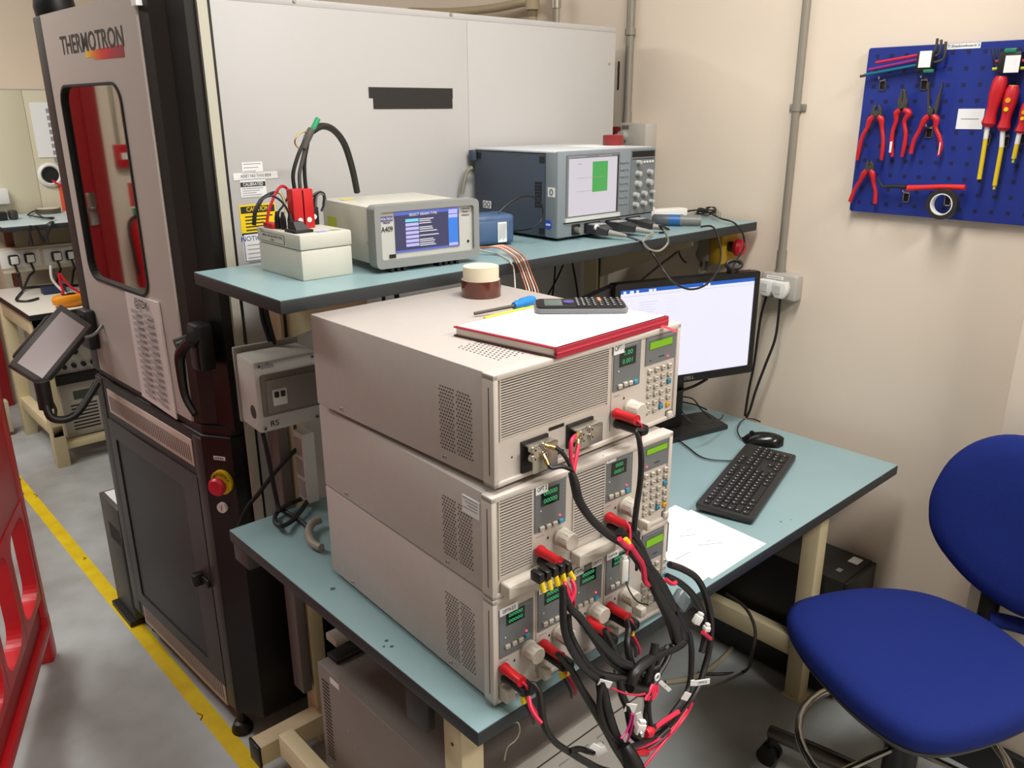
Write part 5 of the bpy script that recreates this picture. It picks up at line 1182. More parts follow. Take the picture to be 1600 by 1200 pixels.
pliers('combination pliers with a white label on one handle, beside the side cutters', [[(1405, 172), (1403, 160), (1409, 142), (1412, 138), (1411, 150), (1410, 158), (1413, 168), (1412, 174)], [(1416, 172), (1419, 160), (1415, 142), (1412.5, 138), (1412, 150), (1411, 158), (1407, 168), (1408, 174)]], (1410, 165), [(1407, 172), (1401, 177), (1400, 190), (1395, 205), (1393, 225), (1394, 245)], [(1413, 172), (1420, 177), (1413, 190), (1415, 208), (1413, 228), (1409, 245)], 'comb')
lp = pliers('long-nose pliers with open slim jaws, rightmost of the middle row', [[(1450, 180), (1450, 168), (1450, 130), (1452, 128), (1453, 166), (1459, 172), (1458, 182)], [(1462, 180), (1460, 168), (1471, 135), (1474, 128), (1473.5, 134), (1466, 170), (1462, 182)]], (1455, 173), [(1452, 181), (1445, 187), (1437, 203), (1428, 220), (1423, 240)], [(1458, 181), (1463, 187), (1462, 200), (1468, 215), (1470, 230), (1466, 244)], 'long')
cp_ = bpy.data.objects['pliers.001']
m = MB(MWl); u, v = W_(1394, 226, PD-.022); m.box(u-.003, u+.003, PD-.0302, PD-.0285, v-.020, v+.008, white_p, .0006); m.build('handle_label', cp_)
m = MB(MWl); u, v = W_(1470, 230, PD-.022); m.box(u-.0012, u+.0012, PD-.0302, PD-.0285, v-.018, v+.012, white_p, .0004); m.build('handle_label', lp)
pliers('small flush cutters hanging in the lower left corner of the tool board', [[(1353, 266), (1353, 257), (1357, 250), (1359, 256), (1357, 262), (1358, 268)], [(1366, 266), (1366, 258), (1362, 251), (1359.5, 256), (1361, 262), (1359, 268)]], (1358, 263), [(1355, 266), (1350, 272), (1344, 283), (1336, 295), (1328, 315)], [(1361, 266), (1363, 272), (1365, 286), (1368, 300), (1367, 318)], 'flush')
# hex key set
def hexset(label, hx, y0, keys, body, lab, dx=0):
    d = PD-.022; P = lambda x, y, dd=0.: (lambda q: (q[0], d+dd, q[1]))(W_(x, y, d))
    bu0, bv1 = W_(*body[0], d); bu1, bv0 = W_(*body[1], d)
    t = thing('hex_key_set', MWl @ Vector((bu0, d, bv0)), label, 'hex keys', 'hex key sets on the tool board')
    for col, a, b, ell in keys:
        m = MB(MWl); A, B = P(*a), P(*b); m.tube([A, B], .0035, mat('hex_'+col[0], col[1], .4), 8, 1)
        m.build('colour_sleeve', t)
        if ell:
            m = MB(MWl); pts = [B]+[P(*e) for e in ell]; m.tube(pts, .0034, tool_steel, 8, 4); m.build('hex_key', t)
    m = MB(MWl); A = P(*keys[-1][1]); 
    m = MB(MWl); m.box(bu0, bu1, d-.012, d+.012, bv0, bv1, blk, .003); m.build('holder', t)
    l0, l1 = W_(*lab[0], d-.012), W_(*lab[1], d-.012)
    m = MB(MWl); m.rect(l0[0], l1[0], l1[1], l0[1], d-.0128, .001, paper); m.build('holder_label', t)
    return t
hx = hexset('colour-sleeved hex key set in a black holder at the top left of the tool board', 0, 0, [(('red', (210, 30, 60)), (1369, 98), (1436, 86), [(1456, 84), (1462, 76), (1465, 60)]), (('purple', (150, 40, 120)), (1358, 109), (1436, 93), [(1460, 88), (1469, 80), (1471, 62)]), (('teal', (30, 110, 130)), (1351, 117), (1436, 101), [(1462, 97), (1475, 90), (1478, 65)])], ((1436, 82), (1458, 112)), ((1438, 80), (1453, 105)))
m = MB(MWl); a = W_(1346, 119, PD-.022); m.cyl((a[0]-.003, PD-.022, a[1]-.0005), (a[0]+.012, PD-.022, a[1]+.002), .0036, tool_steel, n=8); m.build('hex_key', hx)
m = MB(MWl); a = W_(1450, 111, PD-.034); m.box(a[0]-.012, a[0]+.012, PD-.036, PD-.024, a[1]-.004, a[1]+.004, mat('tool_green', (30, 120, 90), .45), .002); m.build('green_clip', hx)
hx2 = hexset('torx key set in a black holder at the upper right edge of the tool board', 0, 0, [(('red2', (200, 40, 50)), (1556, 96), (1572, 94), None), (('yellow2', (200, 200, 50)), (1551, 108), (1560, 107), None), (('red3', (200, 40, 50)), (1590, 96), (1606, 94), None), (('yellow3', (200, 200, 50)), (1590, 107), (1610, 106), None)], ((1564, 82), (1594, 114)), ((1572, 87), (1591, 113)))
m = MB(MWl); a = W_(1579, 79, PD-.03); m.box(a[0]-.012, a[0]+.014, PD-.036, PD-.02, a[1]-.005, a[1]+.005, mat('tool_green', (30, 120, 90), .45), .002); m.build('green_clip', hx2)
m = MB(MWl)
for k in range(3):
    a = W_(1549+k*5, 76, PD-.02); b = W_(1554+k*6, 110, PD-.02); m.tube([(a[0], PD-.02, a[1]), (b[0], PD-.02, b[1])], .002, blk, 6, 1)
m.build('torx_key', hx2)
# VDE screwdrivers
def vde(label, top, hend, mid_, tip, r, tipcol, badge=True):
    d = PD-.028; P = lambda x, y: Vector((lambda q: (q[0], d, q[1]))(W_(x, y, d)))
    a, b, c, e = P(*top), P(*hend), P(*mid_), P(*tip)
    t = thing('screwdriver', MWl @ e, label, 'screwdriver', 'red insulated screwdrivers on the tool board')
    ax = (b-a).normalized(); L = (b-a).length
    m = MB(MWl); m.lathe([(0, 0), (r*.75, 0), (r*1.05, L*.10), (r*1.1, L*.35), (r*.82, L*.62), (r*.8, L*.75), (r*1.05, L*.93), (r*.7, L), (0, L)], a, ax, tool_red, 18); m.build('handle', t)
    m = MB(MWl); m.lathe([(0, -.0015), (r*.74, -.001), (r*.80, .004)], a, ax, mat('vde_orange', (230, 160, 40), .4), 16); u_ = a+ax*L*.32
    if badge: m.cyl(u_+Vector((0, -r*1.02, 0)), u_+Vector((0, -r*1.14, 0)), r*.42, mat('vde_orange', (230, 160, 40), .4), n=16); m.cyl(u_+ax*L*.2+Vector((0, -r*.86, 0)), u_+ax*L*.2+Vector((0, -r*1.0, 0)), r*.35, yel, n=16); m.build('handle_badge', t)
    m = MB(MWl); m.cyl(b, c, .0055, white_p, n=12); m.build('shaft_label', t)
    m = MB(MWl); m.cyl(c, e, .0052, mat('vde_yellow', (226, 196, 30), .4), n=12); m.build('insulated_shaft', t)
    m = MB(MWl); m.cyl(e, e+(e-c).normalized()*.009, .003, tipcol, n=8); m.build('blade', t)
vde('large red and yellow insulated screwdriver, left of the row, with its plain handle', (1565, 119), (1543, 198), (1540, 217), (1530, 280), .0155, blk, False)
vde('insulated screwdriver with orange badges on its handle, second in the row', (1584, 134), (1567, 204), (1565, 230), (1554, 290), .014, mat('vde_yellow', (226, 196, 30), .4))
vde('short insulated screwdriver cut by the right edge of the photo', (1607, 160), (1593, 208), (1589, 225), (1584, 248), .0115, mat('lime_tip', (180, 210, 60), .4))
# red lever tool and black tape roll
d = PD-.03; P = lambda x, y, dd=d: Vector((lambda q: (q[0], dd, q[1]))(W_(x, y, dd)))
t = thing('stripper_tool', MWl @ P(1420, 294), 'red-handled tool lying across the lower hooks of the tool board', 'tool')
m = MB(MWl); m.tube([P(1418, 294), P(1440, 293), P(1475, 292), P(1508, 293)], [.008, .0065, .0065, .007], mat('tool_red_bright', (222, 44, 40), .4), 10); m.build('handle', t)
m = MB(MWl); m.tube([P(1371, 276), P(1379, 291), P(1395, 291), P(1416, 292)], [.002, .004, .005, .006], mat('tool_black', (34, 34, 36), .45), 8); m.build('blade_arm', t)
p = P(1473, 319, PD-.045)
m = MB(MWl); m.lathe([(.027, -.010), (.0375, -.010), (.0375, .010), (.027, .010)], p, (0, 1, 0), mat('pvc_black', (44, 42, 40), .4), 36, closed=True)
tr = m.build('tape_roll', label='black electrical tape roll hanging from the red-handled tool on the board', cat='tape roll')
m = MB(MWl); m.lathe([(.0245, -.0103), (.027, -.0103), (.027, .0103), (.0245, .0103)], p, (0, 1, 0), white_p, 36, closed=True); m.build('core', tr)
# ================================================================ monitor
MM = frame((2.19, 1.24, 0), -19.0)
M_ = lambda px, py: fpx(MM, px, py)
mr = M_(1189, 422); ml = M_(962, 446); mb = M_(1189, 578)
mu1 = mr[0]+.0; mu0 = ml[0]; mv1 = (ml[1]+mr[1])/2; mv0 = (mb[1]+M_(1080, 597)[1])/2
t = thing('monitor', MM @ Vector(((mu0+mu1)/2, .1, .76)), 'black flat monitor with a bright white screen on the bench', 'monitor')
m = MB(MM); vs_, fs_ = ringplate(rrect(mu0, mu1, mv0, mv1, .008, 4), rrect(mu0+.017, mu1-.017, mv0+.024, mv1-.018, .002, 4), 0, .02); m.add(vs_, fs_, mat('monitor_black', (20, 19, 20), .35)); m.text('DELL', (mu0+mu1)/2+.015, mv0+.012, .014, steel, y=-.0008, ext=0., sx=1.1); m.build('bezel', t)
m = MB(MM); m.box(mu0+.002, mu1-.002, .018, .045, mv0+.002, mv1-.002, blk, .006); m.box(mu0+.1, mu1-.1, .045, .065, mv0+.06, mv1-.06, blk, .01); m.build('back_shell', t)
sw = mat('screen_white', (236, 234, 252), .3, emit=.95); sb = mat('screen_bar', (30, 96, 190), .3, emit=.95); sg = mat('screen_grey', (204, 210, 222), .3, emit=.95)
a0, a1, c0, c1_ = mu0+.017, mu1-.017, mv0+.024, mv1-.018
m = MB(MM); m.rect(a0, a1, c0, c1_, .003, .002, sw); m.rect(a0, a1, c1_-.011, c1_, .0026, .001, sb); m.rect(a0, a1, c1_-.0195, c1_-.018, .0026, .001, sg)
for k, u in enumerate((.01, .03, .05, .09, .105, .27, .285)): m.rect(a0+u, a0+u+.008+.004*(k % 2), c1_-.013-(k % 2)*.002, c1_-.004, .0023, .001, sw)
for k in range(7): m.rect(a0+.06, a0+.12-(k*7 % 5)*.004, c1_-.040-k*.007, c1_-.0386-k*.007, .0026, .001, sg)
for k in range(5): m.rect(a0+.15, a0+.18, c1_-.036-k*.009, c1_-.0355-k*.009, .0026, .001, sg)
m.build('screen', t)
um = (mu0+mu1)/2
m = MB(MM); m.box(um-.05, um+.05, .065, .10, .775, mv0+.2, blk, .01); m.build('stand_column', t)
sbp = [Z(1137, 671, BZ), Z(1140, 655, BZ)]
m = MB(MM); q = MM.inverted() @ sbp[0]; m.prism([(um-.16, -.02), (q.x, q.y), (q.x+.01, q.y+.13), (um-.16, .16)], BZ, BZ+.016, mat('stand_base', (34, 34, 35), .35), M=XY, bev=.003); m.build('stand_base', t)
t = thing('monitor_clip', MM @ Vector((0, 0, mv1)), 'black ring clip holding a cable on top of the monitor', 'clip')
p = fpl(1147, 410, MM @ Vector((0, .01, 0)), MM.to_3x3() @ Vector((0, 1, 0)))
m = MB(); q = [p+RT*(.021*math.cos(a))-DN*(.012*math.sin(a)-.006) for a in [2*PI*i/16 for i in range(16)]]; m.tube(q, .0055, blk, 8, 1, closed=True); m.build('ring', t)
m = MB(); b_ = Vector((p.x, p.y, mv1)); m.box(p.x-.018, p.x+.018, p.y-.008, p.y+.012, mv1+.0, mv1+.014, blk, .003); m.build('clip_foot', t)
lead('monitor_cable', [fpl(x, y, MM @ Vector((0, .06, 0)), MM.to_3x3() @ Vector((0, 1, 0))) for x, y in ((1105, 592), (1085, 603), (1060, 612), (1035, 622))], .0045, blk, 'black cable curving out below the monitor bottom edge', 8)
for i, pts in enumerate((((1110, 653), (1096, 640), (1082, 623), (1062, 620), (1045, 622)), ((1104, 640), (1085, 632), (1062, 628), (1040, 630)), ((1060, 632), (1075, 655), (1100, 663), (1125, 655), (1130, 648)))):
    lead('desk_cable', [Z(x, y, BZ+.10+.01*i-.02*k) if k < 9 else None for k, (x, y) in enumerate(pts)], .0022, blk, ('black cable loop behind the loads nearest the monitor foot', 'thin black cable behind the loads above the monitor foot', 'thin black cable sagging in front of the monitor foot')[i], 6, group='cables around the monitor foot')
# ================================================================ keyboard, mouse, papers, PC
k00, k10, k11 = Z(1092, 795, BZ), Z(1175, 822, BZ), Z(1251, 708, BZ)
dxk = (k11-k10); Lk = dxk.length; ex_ = dxk.normalized(); 
ang = math.degrees(math.atan2(ex_.y, ex_.x))
Wk = .142; Lk = .445
MK = Matrix.Translation((k10.x, k10.y, BZ)) @ Matrix.Rotation(math.radians(ang), 4, 'Z') @ Matrix.Rotation(math.radians(3), 4, 'X')
t = thing('keyboard', MK @ Vector((Lk/2, Wk/2, 0)), 'black full-size keyboard lying askew on the bench', 'keyboard')
kbm = mat('keyboard_black', (36, 35, 35), .45)
m = MB(MK); m.prism(outl(0, Lk, 0, Wk, .008), .002, .018, kbm, M=XY, bev=.004, smooth=True); m.build('case', t)
rows = [(.118, [(.012, 1)]+[(.040+i*.0185+(i//4)*.008, 1) for i in range(12)]+[(.292+i*.0185, 1) for i in range(3)]),
        (.095, [(.012+i*.0187, 1) for i in range(13)]+[(.256, 1.6)]+[(.297+i*.0187, 1) for i in range(3)]+[(.362+i*.0187, 1) for i in range(4)]),
        (.077, [(.012, 1.4)]+[(.041+i*.0187, 1) for i in range(12)]+[(.267, 1.2)]+[(.297+i*.0187, 1) for i in range(3)]+[(.362+i*.0187, 1) for i in range(4)]),
        (.059, [(.012, 1.6)]+[(.046+i*.0187, 1) for i in range(11)]+[(.254, 1.8)]+[(.362+i*.0187, 1) for i in range(3)]),
        (.041, [(.012, 2)]+[(.056+i*.0187, 1) for i in range(10)]+[(.246, 2.1)]+[(.316, 1)]+[(.362+i*.0187, 1) for i in range(3)]),
        (.022, [(.012, 1.2), (.037, 1.1), (.060, 1.1), (.083, 5.6), (.192, 1.1), (.215, 1.1), (.238, 1.1), (.261, 1.2)]+[(.297+i*.0187, 1) for i in range(3)]+[(.362, 2), (.400, 1)])]
kc = mat('key_black', (30, 29, 29), .5); leg_ = mat('key_legend', (190, 188, 184), .6)
for v, ks in rows:
    for u, w_ in ks:
        m = MB(MK); W2 = .0187*w_-.0022
        m.hull([[(u, v-.0082, .017), (u+W2, v-.0082, .017), (u+W2, v+.0082, .017), (u, v+.0082, .017)], [(u+.0018, v-.0062, .0222), (u+W2-.0018, v-.0062, .0222), (u+W2-.0018, v+.0072, .0222), (u+.0018, v+.0072, .0222)]], kc, False)
        m.box(u+.004, u+.0075, v+.001, v+.0045, .0222, .0224, leg_); m.build('key', t)
lead('keyboard_cable', [Z(1160, 718, BZ+.006), Z(1142, 720, BZ+.006), Z(1110, 718, BZ+.006), Z(1092, 712, BZ+.006), Z(1075, 699, BZ+.006), Z(1058, 686, BZ+.006)], .0022, blk, 'thin black cable running across the bench to the keyboard', 6)
mA, mB_ = Z(1158, 688, BZ), Z(1225, 697, BZ)
mc = (mA+mB_)/2; dxm = (mB_-mA); am = math.atan2(dxm.y, dxm.x); Lm = .118
MMo = Matrix.Translation((mc.x, mc.y, BZ)) @ Matrix.Rotation(am, 4, 'Z')
t = thing('mouse', mc, 'glossy black mouse lying at the far end of the keyboard', 'mouse')
secs = []
for i in range(11):
    s = -1+2*i/10; w_ = .031*math.sqrt(max(0, 1-s**4))+.001; h_ = .036*math.sqrt(max(0, 1-((s-.12)/1.14)**2))*(.9+.1*s)+.002
    secs.append([(s*Lm/2, w_*math.cos(a), max(0, .001+h_*math.sin(a))) if a <= PI else (s*Lm/2, w_*math.cos(a), .001) for a in [2*PI*j/18 for j in range(18)]])
m = MB(MMo); m.hull(secs, mat('mouse_black', (20, 20, 21), .18)); m.build('shell', t)
m = MB(MMo); m.cyl((-.032, -.003, .027), (-.032, .003, .027), .008, blk, n=14); m.build('scroll_wheel', t)
m = MB(); m.tube([MMo @ Vector((-.058, 0, .010)), Z(1157, 684, BZ+.008), Z(1152, 672, BZ+.01), Z(1156, 661, BZ+.01), Z(1163, 655, BZ+.01)], .002, blk, 6); m.build('cable', t)
lead('desk_cable', [Z(1168, 654, BZ+.004), Z(1178, 655, BZ+.004), Z(1188, 659, BZ+.004)], .0022, blk, 'thin black cable at the wall edge of the bench behind the mouse', 6, group='cables around the monitor foot')
pp = [Z(1197, 850, BZ), Z(1112, 905, BZ), Z(985, 830, BZ), Z(1080, 797, BZ)]
for k, (dz, sh_, lab) in enumerate(((.0003, (.0, -.0), 'lowest white paper sheet under the printed sheets on the bench'), (.0012, (-.012, .006), 'topmost printed paper sheet on the bench beside the keyboard'))):
    q = [Vector((p.x+sh_[0], p.y+sh_[1], BZ)) for p in pp]
    if k == 1: q = [q[0]+Vector((-.0, .004, 0)), Z(1093, 912, BZ), q[2], Z(1055, 790, BZ)]
    m = MB(); slab(m, q, BZ+dz, BZ+dz+.0006, paper)
    if k:
        for (x0, y0, x1, y1) in ((1056, 874, 1079, 862), (1103, 847, 1110, 844), (1072, 830, 1080, 825), (1090, 852, 1130, 848), (1060, 838, 1090, 835)):
            a = Z(x0, y0, BZ+.0021); b = Z(x1, y1, BZ+.0021); m.tube([a, b], .0006, inkg, 4, 1)
    m.build('paper_sheet', label=lab, cat='paper', group='papers on the bench')
t = thing('pc_tower', (2.18, 1.08, 0), 'black desktop computer standing on the floor between the bench leg and wall', 'computer')
m = MB(); m.box(2.09, 2.275, .885, 1.30, .01, .405, mat('pc_black', (34, 32, 30), .45), .004); m.build('case', t)
m = MB(); m.box(2.092, 2.273, .872, .886, .012, .403, mat('pc_front', (26, 25, 24), .4), .003); m.box(2.105, 2.17, .869, .873, .30, .335, mat('pc_drive', (150, 148, 142), .5)); m.build('front_panel', t)
m = MB(); m.box(2.215, 2.255, .905, .935, .405, .4058, paper); m.box(2.14, 2.16, .92, .935, .405, .4057, grey_p); m.build('sticker', t)
m = MB(); m.tube([(2.282, .90, .30), (2.288, .86, .27), (2.287, .80, .10), (2.28, .78, .02)], .004, blk, 6); m.build('cord', t)
# ================================================================ grey switch enclosure on the bench's left end
RX0, RX1, RY0, RY1, RZ0, RZ1 = .742, .886, 1.65, 1.735, 1.012, 1.178
t = thing('switch_enclosure', ((RX0+RX1)/2, 1.70, RZ0), 'grey breaker enclosure with a small window panel left of the topmost load', 'enclosure')
encl = mat('enclosure_grey', (200, 196, 190), .45)
ax0 = .690
MR = frame((.741, 1.648, 0), -4.0)
R_2 = lambda px, py: fpx(MR, px, py)
m = MB(MR); m.box(0, .150, .001, .105, RZ0, RZ1, encl, .006); m.cyl((-.0005, .03, RZ0+.045), (.002, .03, RZ0+.045), .016, mat('blank_grommet', (46, 44, 42), .5), n=20); m.build('box', t)
m = MB(MR); m.box(-.003, .153, .105, .118, RZ0-.002, RZ1+.012, mat('enclosure_back', (150, 148, 140), .5), .003); m.build('back_plate', t)
cov = mat('smoked_cover', (122, 112, 104), .2)
m = MB(MR); m.box(.010, .148, -.006, .002, RZ0+.038, RZ1-.030, cov, .004); m.box(.020, .140, -.009, -.005, RZ0+.046, RZ1-.042, mat('smoked_cover2', (138, 128, 120), .25), .003); m.build('window_cover', t)
m = MB(MR); m.box(.033, .066, -.0105, -.008, RZ0+.062, RZ0+.100, white_p, .001)
for k in range(2): m.box(.036+k*.015, .046+k*.015, -.015, -.010, RZ0+.082, RZ0+.095, blk, .001)
m.build('breaker', t)
m = MB(MR); m.text('RS', .035, RZ0+.018, .018, ink, y=-.0002, ext=0., sx=1.1); m.rect(.016, .045, RZ1-.017, RZ1-.009, -.0004, .001, inkg); m.rect(.027, .036, RZ1-.008, RZ1-.005, -.0004, .001, inkg); m.build('printed_mark', t)
for (u, v) in ((.012, RZ0+.010), (.012, RZ1-.010), (.138, RZ0+.010), (.138, RZ1-.010)):
    m = MB(MR); m.cyl((u, -.0008, v), (u, .001, v), .005, grey_p, n=12); m.disc((u, -.001, v), (0, -1, 0), .003, hole_m, 8); m.build('corner_screw', t)
m = MB(); m.box(.84, .88, 1.74, 1.775, 1.05, 1.09, steel); m.build('mount_strap', t)
for i, (pts, r, lab) in enumerate(((((375, 462), (380, 500), (383, 536)), .0032, 'thin black cable dropping from the shelf at the left above the grey enclosure'), (((406, 475), (410, 500), (418, 525), (422, 538)), .0042, 'left cable of the thick black pair entering the grey enclosure'), (((413, 480), (419, 505), (428, 537)), .0075, 'thick right cable of the black pair entering the grey enclosure'))):
    lead('black_cable', [Y(x, y, 1.752) for x, y in pts], r, wire_blk, lab, 8, group='cables above the grey enclosure')
lead('black_cable', [Y(x, y, yy) for (x, y), yy in zip(((480, 690), (460, 705), (432, 735), (405, 770), (385, 795), (370, 830)), (1.74, 1.74, 1.76, 1.80, 1.82, 1.82))], .0055, wire_blk, 'thick black cable running slantwise from behind the loads down past the bench corner', 8)
lead('black_cable', [Y(x, y, yy) for (x, y), yy in zip(((411, 678), (416, 700), (424, 740), (432, 780), (437, 800)), (1.70, 1.72, 1.73, 1.72, 1.70))], .0055, wire_blk, 'black cable dropping from the grey enclosure to the coil on the bench', 8)
pts = [Z(x, y, BZ+.012+.004*(k % 3)) for k, (x, y) in enumerate(((495, 772), (470, 780), (447, 790), (432, 802), (430, 816), (440, 822), (456, 814), (470, 798), (482, 780)))]
lead('black_cable', pts, .0058, mat('cable_teal_black', (28, 34, 38), .45), 'loop of thick black cable lying on the bench corner behind the loads', 8)
lead('black_cable', [Z(x, y, BZ+.008) for x, y in ((438, 795), (455, 805), (470, 814), (482, 826))], .0058, mat('cable_teal_black', (28, 34, 38), .45), 'short black cable crossing the loop on the bench behind the loads', 8)
lead('grey_cable', [Z(500, 812, BZ+.02), Z(488, 818, BZ+.02), Z(482, 832, BZ+.014), Z(488, 848, BZ+.012), Z(502, 856, BZ+.012)], .0095, mat('hose_grey', (150, 140, 128), .5), 'thick grey hose bending behind the lowest load on the bench', 10)
# cables hanging behind the shelf
for i, (pts, r, lab) in enumerate(((((868, 408), (866, 440), (862, 470)), .0028, 'first black cable from the left hanging behind the topmost load near the monitor'), (((884, 405), (868, 440), (850, 470)), .0028, 'black cable slanting across the first one behind the topmost load'), (((893, 405), (899, 435), (904, 470)), .0032, 'black cable hanging alone left of the monitor'), (((598, 452), (600, 475)), .005, 'short thick black cable seen in the gap above the topmost load'), (((618, 452), (622, 475)), .007, 'wide black cable bundle seen in the gap above the topmost load'))):
    lead('black_cable', [Y(x, y, 1.80) for x, y in pts], r, wire_blk, lab, 8, group='cables hanging behind the shelf')
lead('black_cable', [Y(x, y, 1.60+.02*k) for k, (x, y) in enumerate(((1062, 375), (1060, 390), (1066, 405), (1080, 417), (1098, 430)))], .0026, wire_blk, 'thin black cable curving from under the shelf behind the monitor', 6)
lead('grey_cable', [Y(x, y, 1.62) for x, y in ((1078, 370), (1062, 390), (1030, 415), (1000, 440), (985, 452))], .004, mat('cable_brown', (104, 92, 78), .5), 'grey-brown cable slanting under the shelf behind the monitor', 8)
# dark slanted lid left of the monitor
t = MB(); q = [fpl(x, y, (1.655, 1.45, 1.2), (MM.to_3x3() @ Vector((0, 1, 0)))) for x, y in ((963, 446), (905, 472), (905, 500), (963, 500))]
for k_ in (2, 3): q[k_] = Vector((q[k_].x, q[k_].y, BZ+.001))
q[2] = Vector((q[1].x, q[1].y, BZ+.001)); q[3] = Vector((q[0].x, q[0].y, BZ+.001))
nn_ = MM.to_3x3() @ Vector((0, 1, 0))
t.add([p for p in q]+[p+nn_*.03 for p in q], [(0, 3, 2, 1), (4, 5, 6, 7), (0, 1, 5, 4), (1, 2, 6, 5), (2, 3, 7, 6), (3, 0, 4, 7)], dgrey)
t.build('dark_panel', label='dark slant-topped panel half hidden behind the calculator, left of the monitor', cat='panel')
# ================================================================ big grey supply under the bench
t = thing('power_supply', (1.0, 1.25, .12), 'large grey power supply cabinet standing under the bench', 'power supply')
ux = .772
m = MB(); m.box(ux, 1.30, .985, 1.545, .06, .45, mat('supply_grey', (140, 132, 126), .5, noise=.03, nscale=40), .004); m.build('cabinet', t)
MSu = frame((ux, 1.545, 0), -90)
m = MB(MSu)
for i in range(22):
    m.box(.020+.0, .050, -.0008, .001, .41-i*.0105, .414-i*.0105, hole_m)
    if i > 8: pass
m.build('side_vents', t)
m = MB(MSu); m.box(.060, .10, -.001, .001, .425, .44, paper); m.build('name_label', t)
for (u, v) in ((.13, .33), (.155, .30), (.3, .25), (.03, .16)):
    m = MB(MSu); m.cyl((u, -.001, v), (u, .001, v), .003, steel, n=10); m.build('side_screw', t)
m = MB(); m.box(ux, 1.30, .976, .986, .06, .448, mat('supply_front', (186, 182, 176), .45), .002); m.box(ux+.01, 1.29, .9745, .977, .408, .411, frontd); fp = m.build('front_panel', t)
for k in range(5):
    m = MB(); m.box(.90+k*.06, .93+k*.06, .9745, .977, .372, .376, inkg); m.build('printed_mark', fp)
for x in (ux+.02, 1.24):
    for y in (1.0, 1.48): m = MB(); m.box(x, x+.04, y, y+.04, 0, .062, blk, .004); m.build('foot', t)
m = MB(); m.box(.83, .92, 1.55, 1.60, .455, .475, mat('bracket_pale', (190, 184, 170), .5), .003); m.box(.80, .93, 1.50, 1.545, .45, .462, blk, .003); m.build('top_bracket', t)
# floor cables under the bench
cbe = mat('cable_sand', (176, 166, 140), .5)
lead('floor_cable', [Z(1040, 1066, .008), Z(1080, 1060, .008), Z(1110, 1045, .008), Z(1138, 1020, .008), Z(1155, 995, .01), Z(1156, 975, .04)], .008, cbe, 'thick sand-coloured cable on the floor under the bench', 8)
lead('floor_cable', [X(1135, 928, 2.0), X(1165, 950, 1.96), X(1180, 985, 1.9), X(1175, 1020, 1.85), Z(1165, 1048, .01), Z(1125, 1053, .006), Z(1090, 1052, .006)], .005, mat('cable_darkgrey', (66, 62, 56), .5), 'thin dark cable drooping over the right bench rail to the floor', 7)
lead('floor_cable', [Y(786, 1140, .845), Y(798, 1132, .84), Y(809, 1129, .84), Y(812, 1142, .84), Y(806, 1156, .84), Y(793, 1168, .84), Y(788, 1188, .84)], .0012, cbe, 'thin cream string dangling under the front edge of the bench', 6)
# ================================================================ blue lab chair
blue = mat('chair_fabric', (24, 40, 112), .85, noise=.10, nscale=260, bump=.25, spec=.2)
SZc = .515
t = thing('lab_chair', (1.765, .555, 0), 'royal blue upholstered lab chair with chrome foot ring at lower right', 'chair')
spx = [(1229, 965), (1243, 944), (1300, 929), (1372, 924), (1450, 934), (1530, 967), (1600, 1015), (1650, 1062), (1652, 1098), (1600, 1128), (1540, 1150), (1475, 1161), (1415, 1150), (1345, 1105), (1285, 1048), (1245, 1000)]
rim = [Z(x, y, SZc) for x, y in spx]
# smooth closed curve
K = len(rim); RS_ = []
for i in range(K):
    p0_, p1_, p2_, p3_ = rim[i-1], rim[i], rim[(i+1) % K], rim[(i+2) % K]
    for q in range(4):
        s = q/4; RS_.append(.5*((2*p1_)+(p2_-p0_)*s+(2*p0_-5*p1_+4*p2_-p3_)*s*s+(3*p1_-p0_-3*p2_+p3_)*s**3))
cs_ = sum(RS_, Vector())/len(RS_)
def layer(k, z): return [Vector((cs_.x+(p.x-cs_.x)*k, cs_.y+(p.y-cs_.y)*k, z)) for p in RS_]
m = MB(); m.hull([layer(.93, SZc-.040), layer(.985, SZc-.030), layer(1.0, SZc-.008), layer(.985, SZc+.010), layer(.93, SZc+.022), layer(.80, SZc+.030), layer(.55, SZc+.031), layer(.25, SZc+.029), layer(.02, SZc+.028)], blue); m.build('seat_cushion', t)
m = MB(); m.hull([layer(.80, SZc-.060), layer(.93, SZc-.054), layer(.975, SZc-.036), layer(.965, SZc-.030)], blk); m.build('seat_pan', t)
# backrest: padded shell facing the bench
bx = 2.03
bpx = [(1450, 800), (1455, 765), (1480, 722), (1520, 693), (1570, 681), (1625, 690), (1672, 720), (1700, 780), (1705, 850), (1690, 920), (1655, 965), (1610, 968), (1565, 948), (1512, 908), (1472, 862), (1454, 828)]
nb_ = Vector((-1, -.12, .10)).normalized(); Pb = Vector((bx, .55, .78))
ring0 = [fpl(x, y, Pb, nb_) for x, y in bpx]
K = len(ring0); RB = []
for i in range(K):
    p0_, p1_, p2_, p3_ = ring0[i-1], ring0[i], ring0[(i+1) % K], ring0[(i+2) % K]
    for q in range(4):
        s = q/4; RB.append(.5*((2*p1_)+(p2_-p0_)*s+(2*p0_-5*p1_+4*p2_-p3_)*s*s+(3*p1_-p0_-3*p2_+p3_)*s**3))
cbk = sum(RB, Vector())/len(RB)
def blayer(k, d): return [cbk+(p-cbk)*k+nb_*d for p in RB]
m = MB(); m.hull([blayer(.3, -.05), blayer(.80, -.048), blayer(.95, -.038), blayer(1.0, -.018), blayer(.985, .004), blayer(.92, .016), blayer(.75, .022), blayer(.4, .020), blayer(.03, .018)], blue); m.build('backrest', t)
bb = cbk-nb_*.05
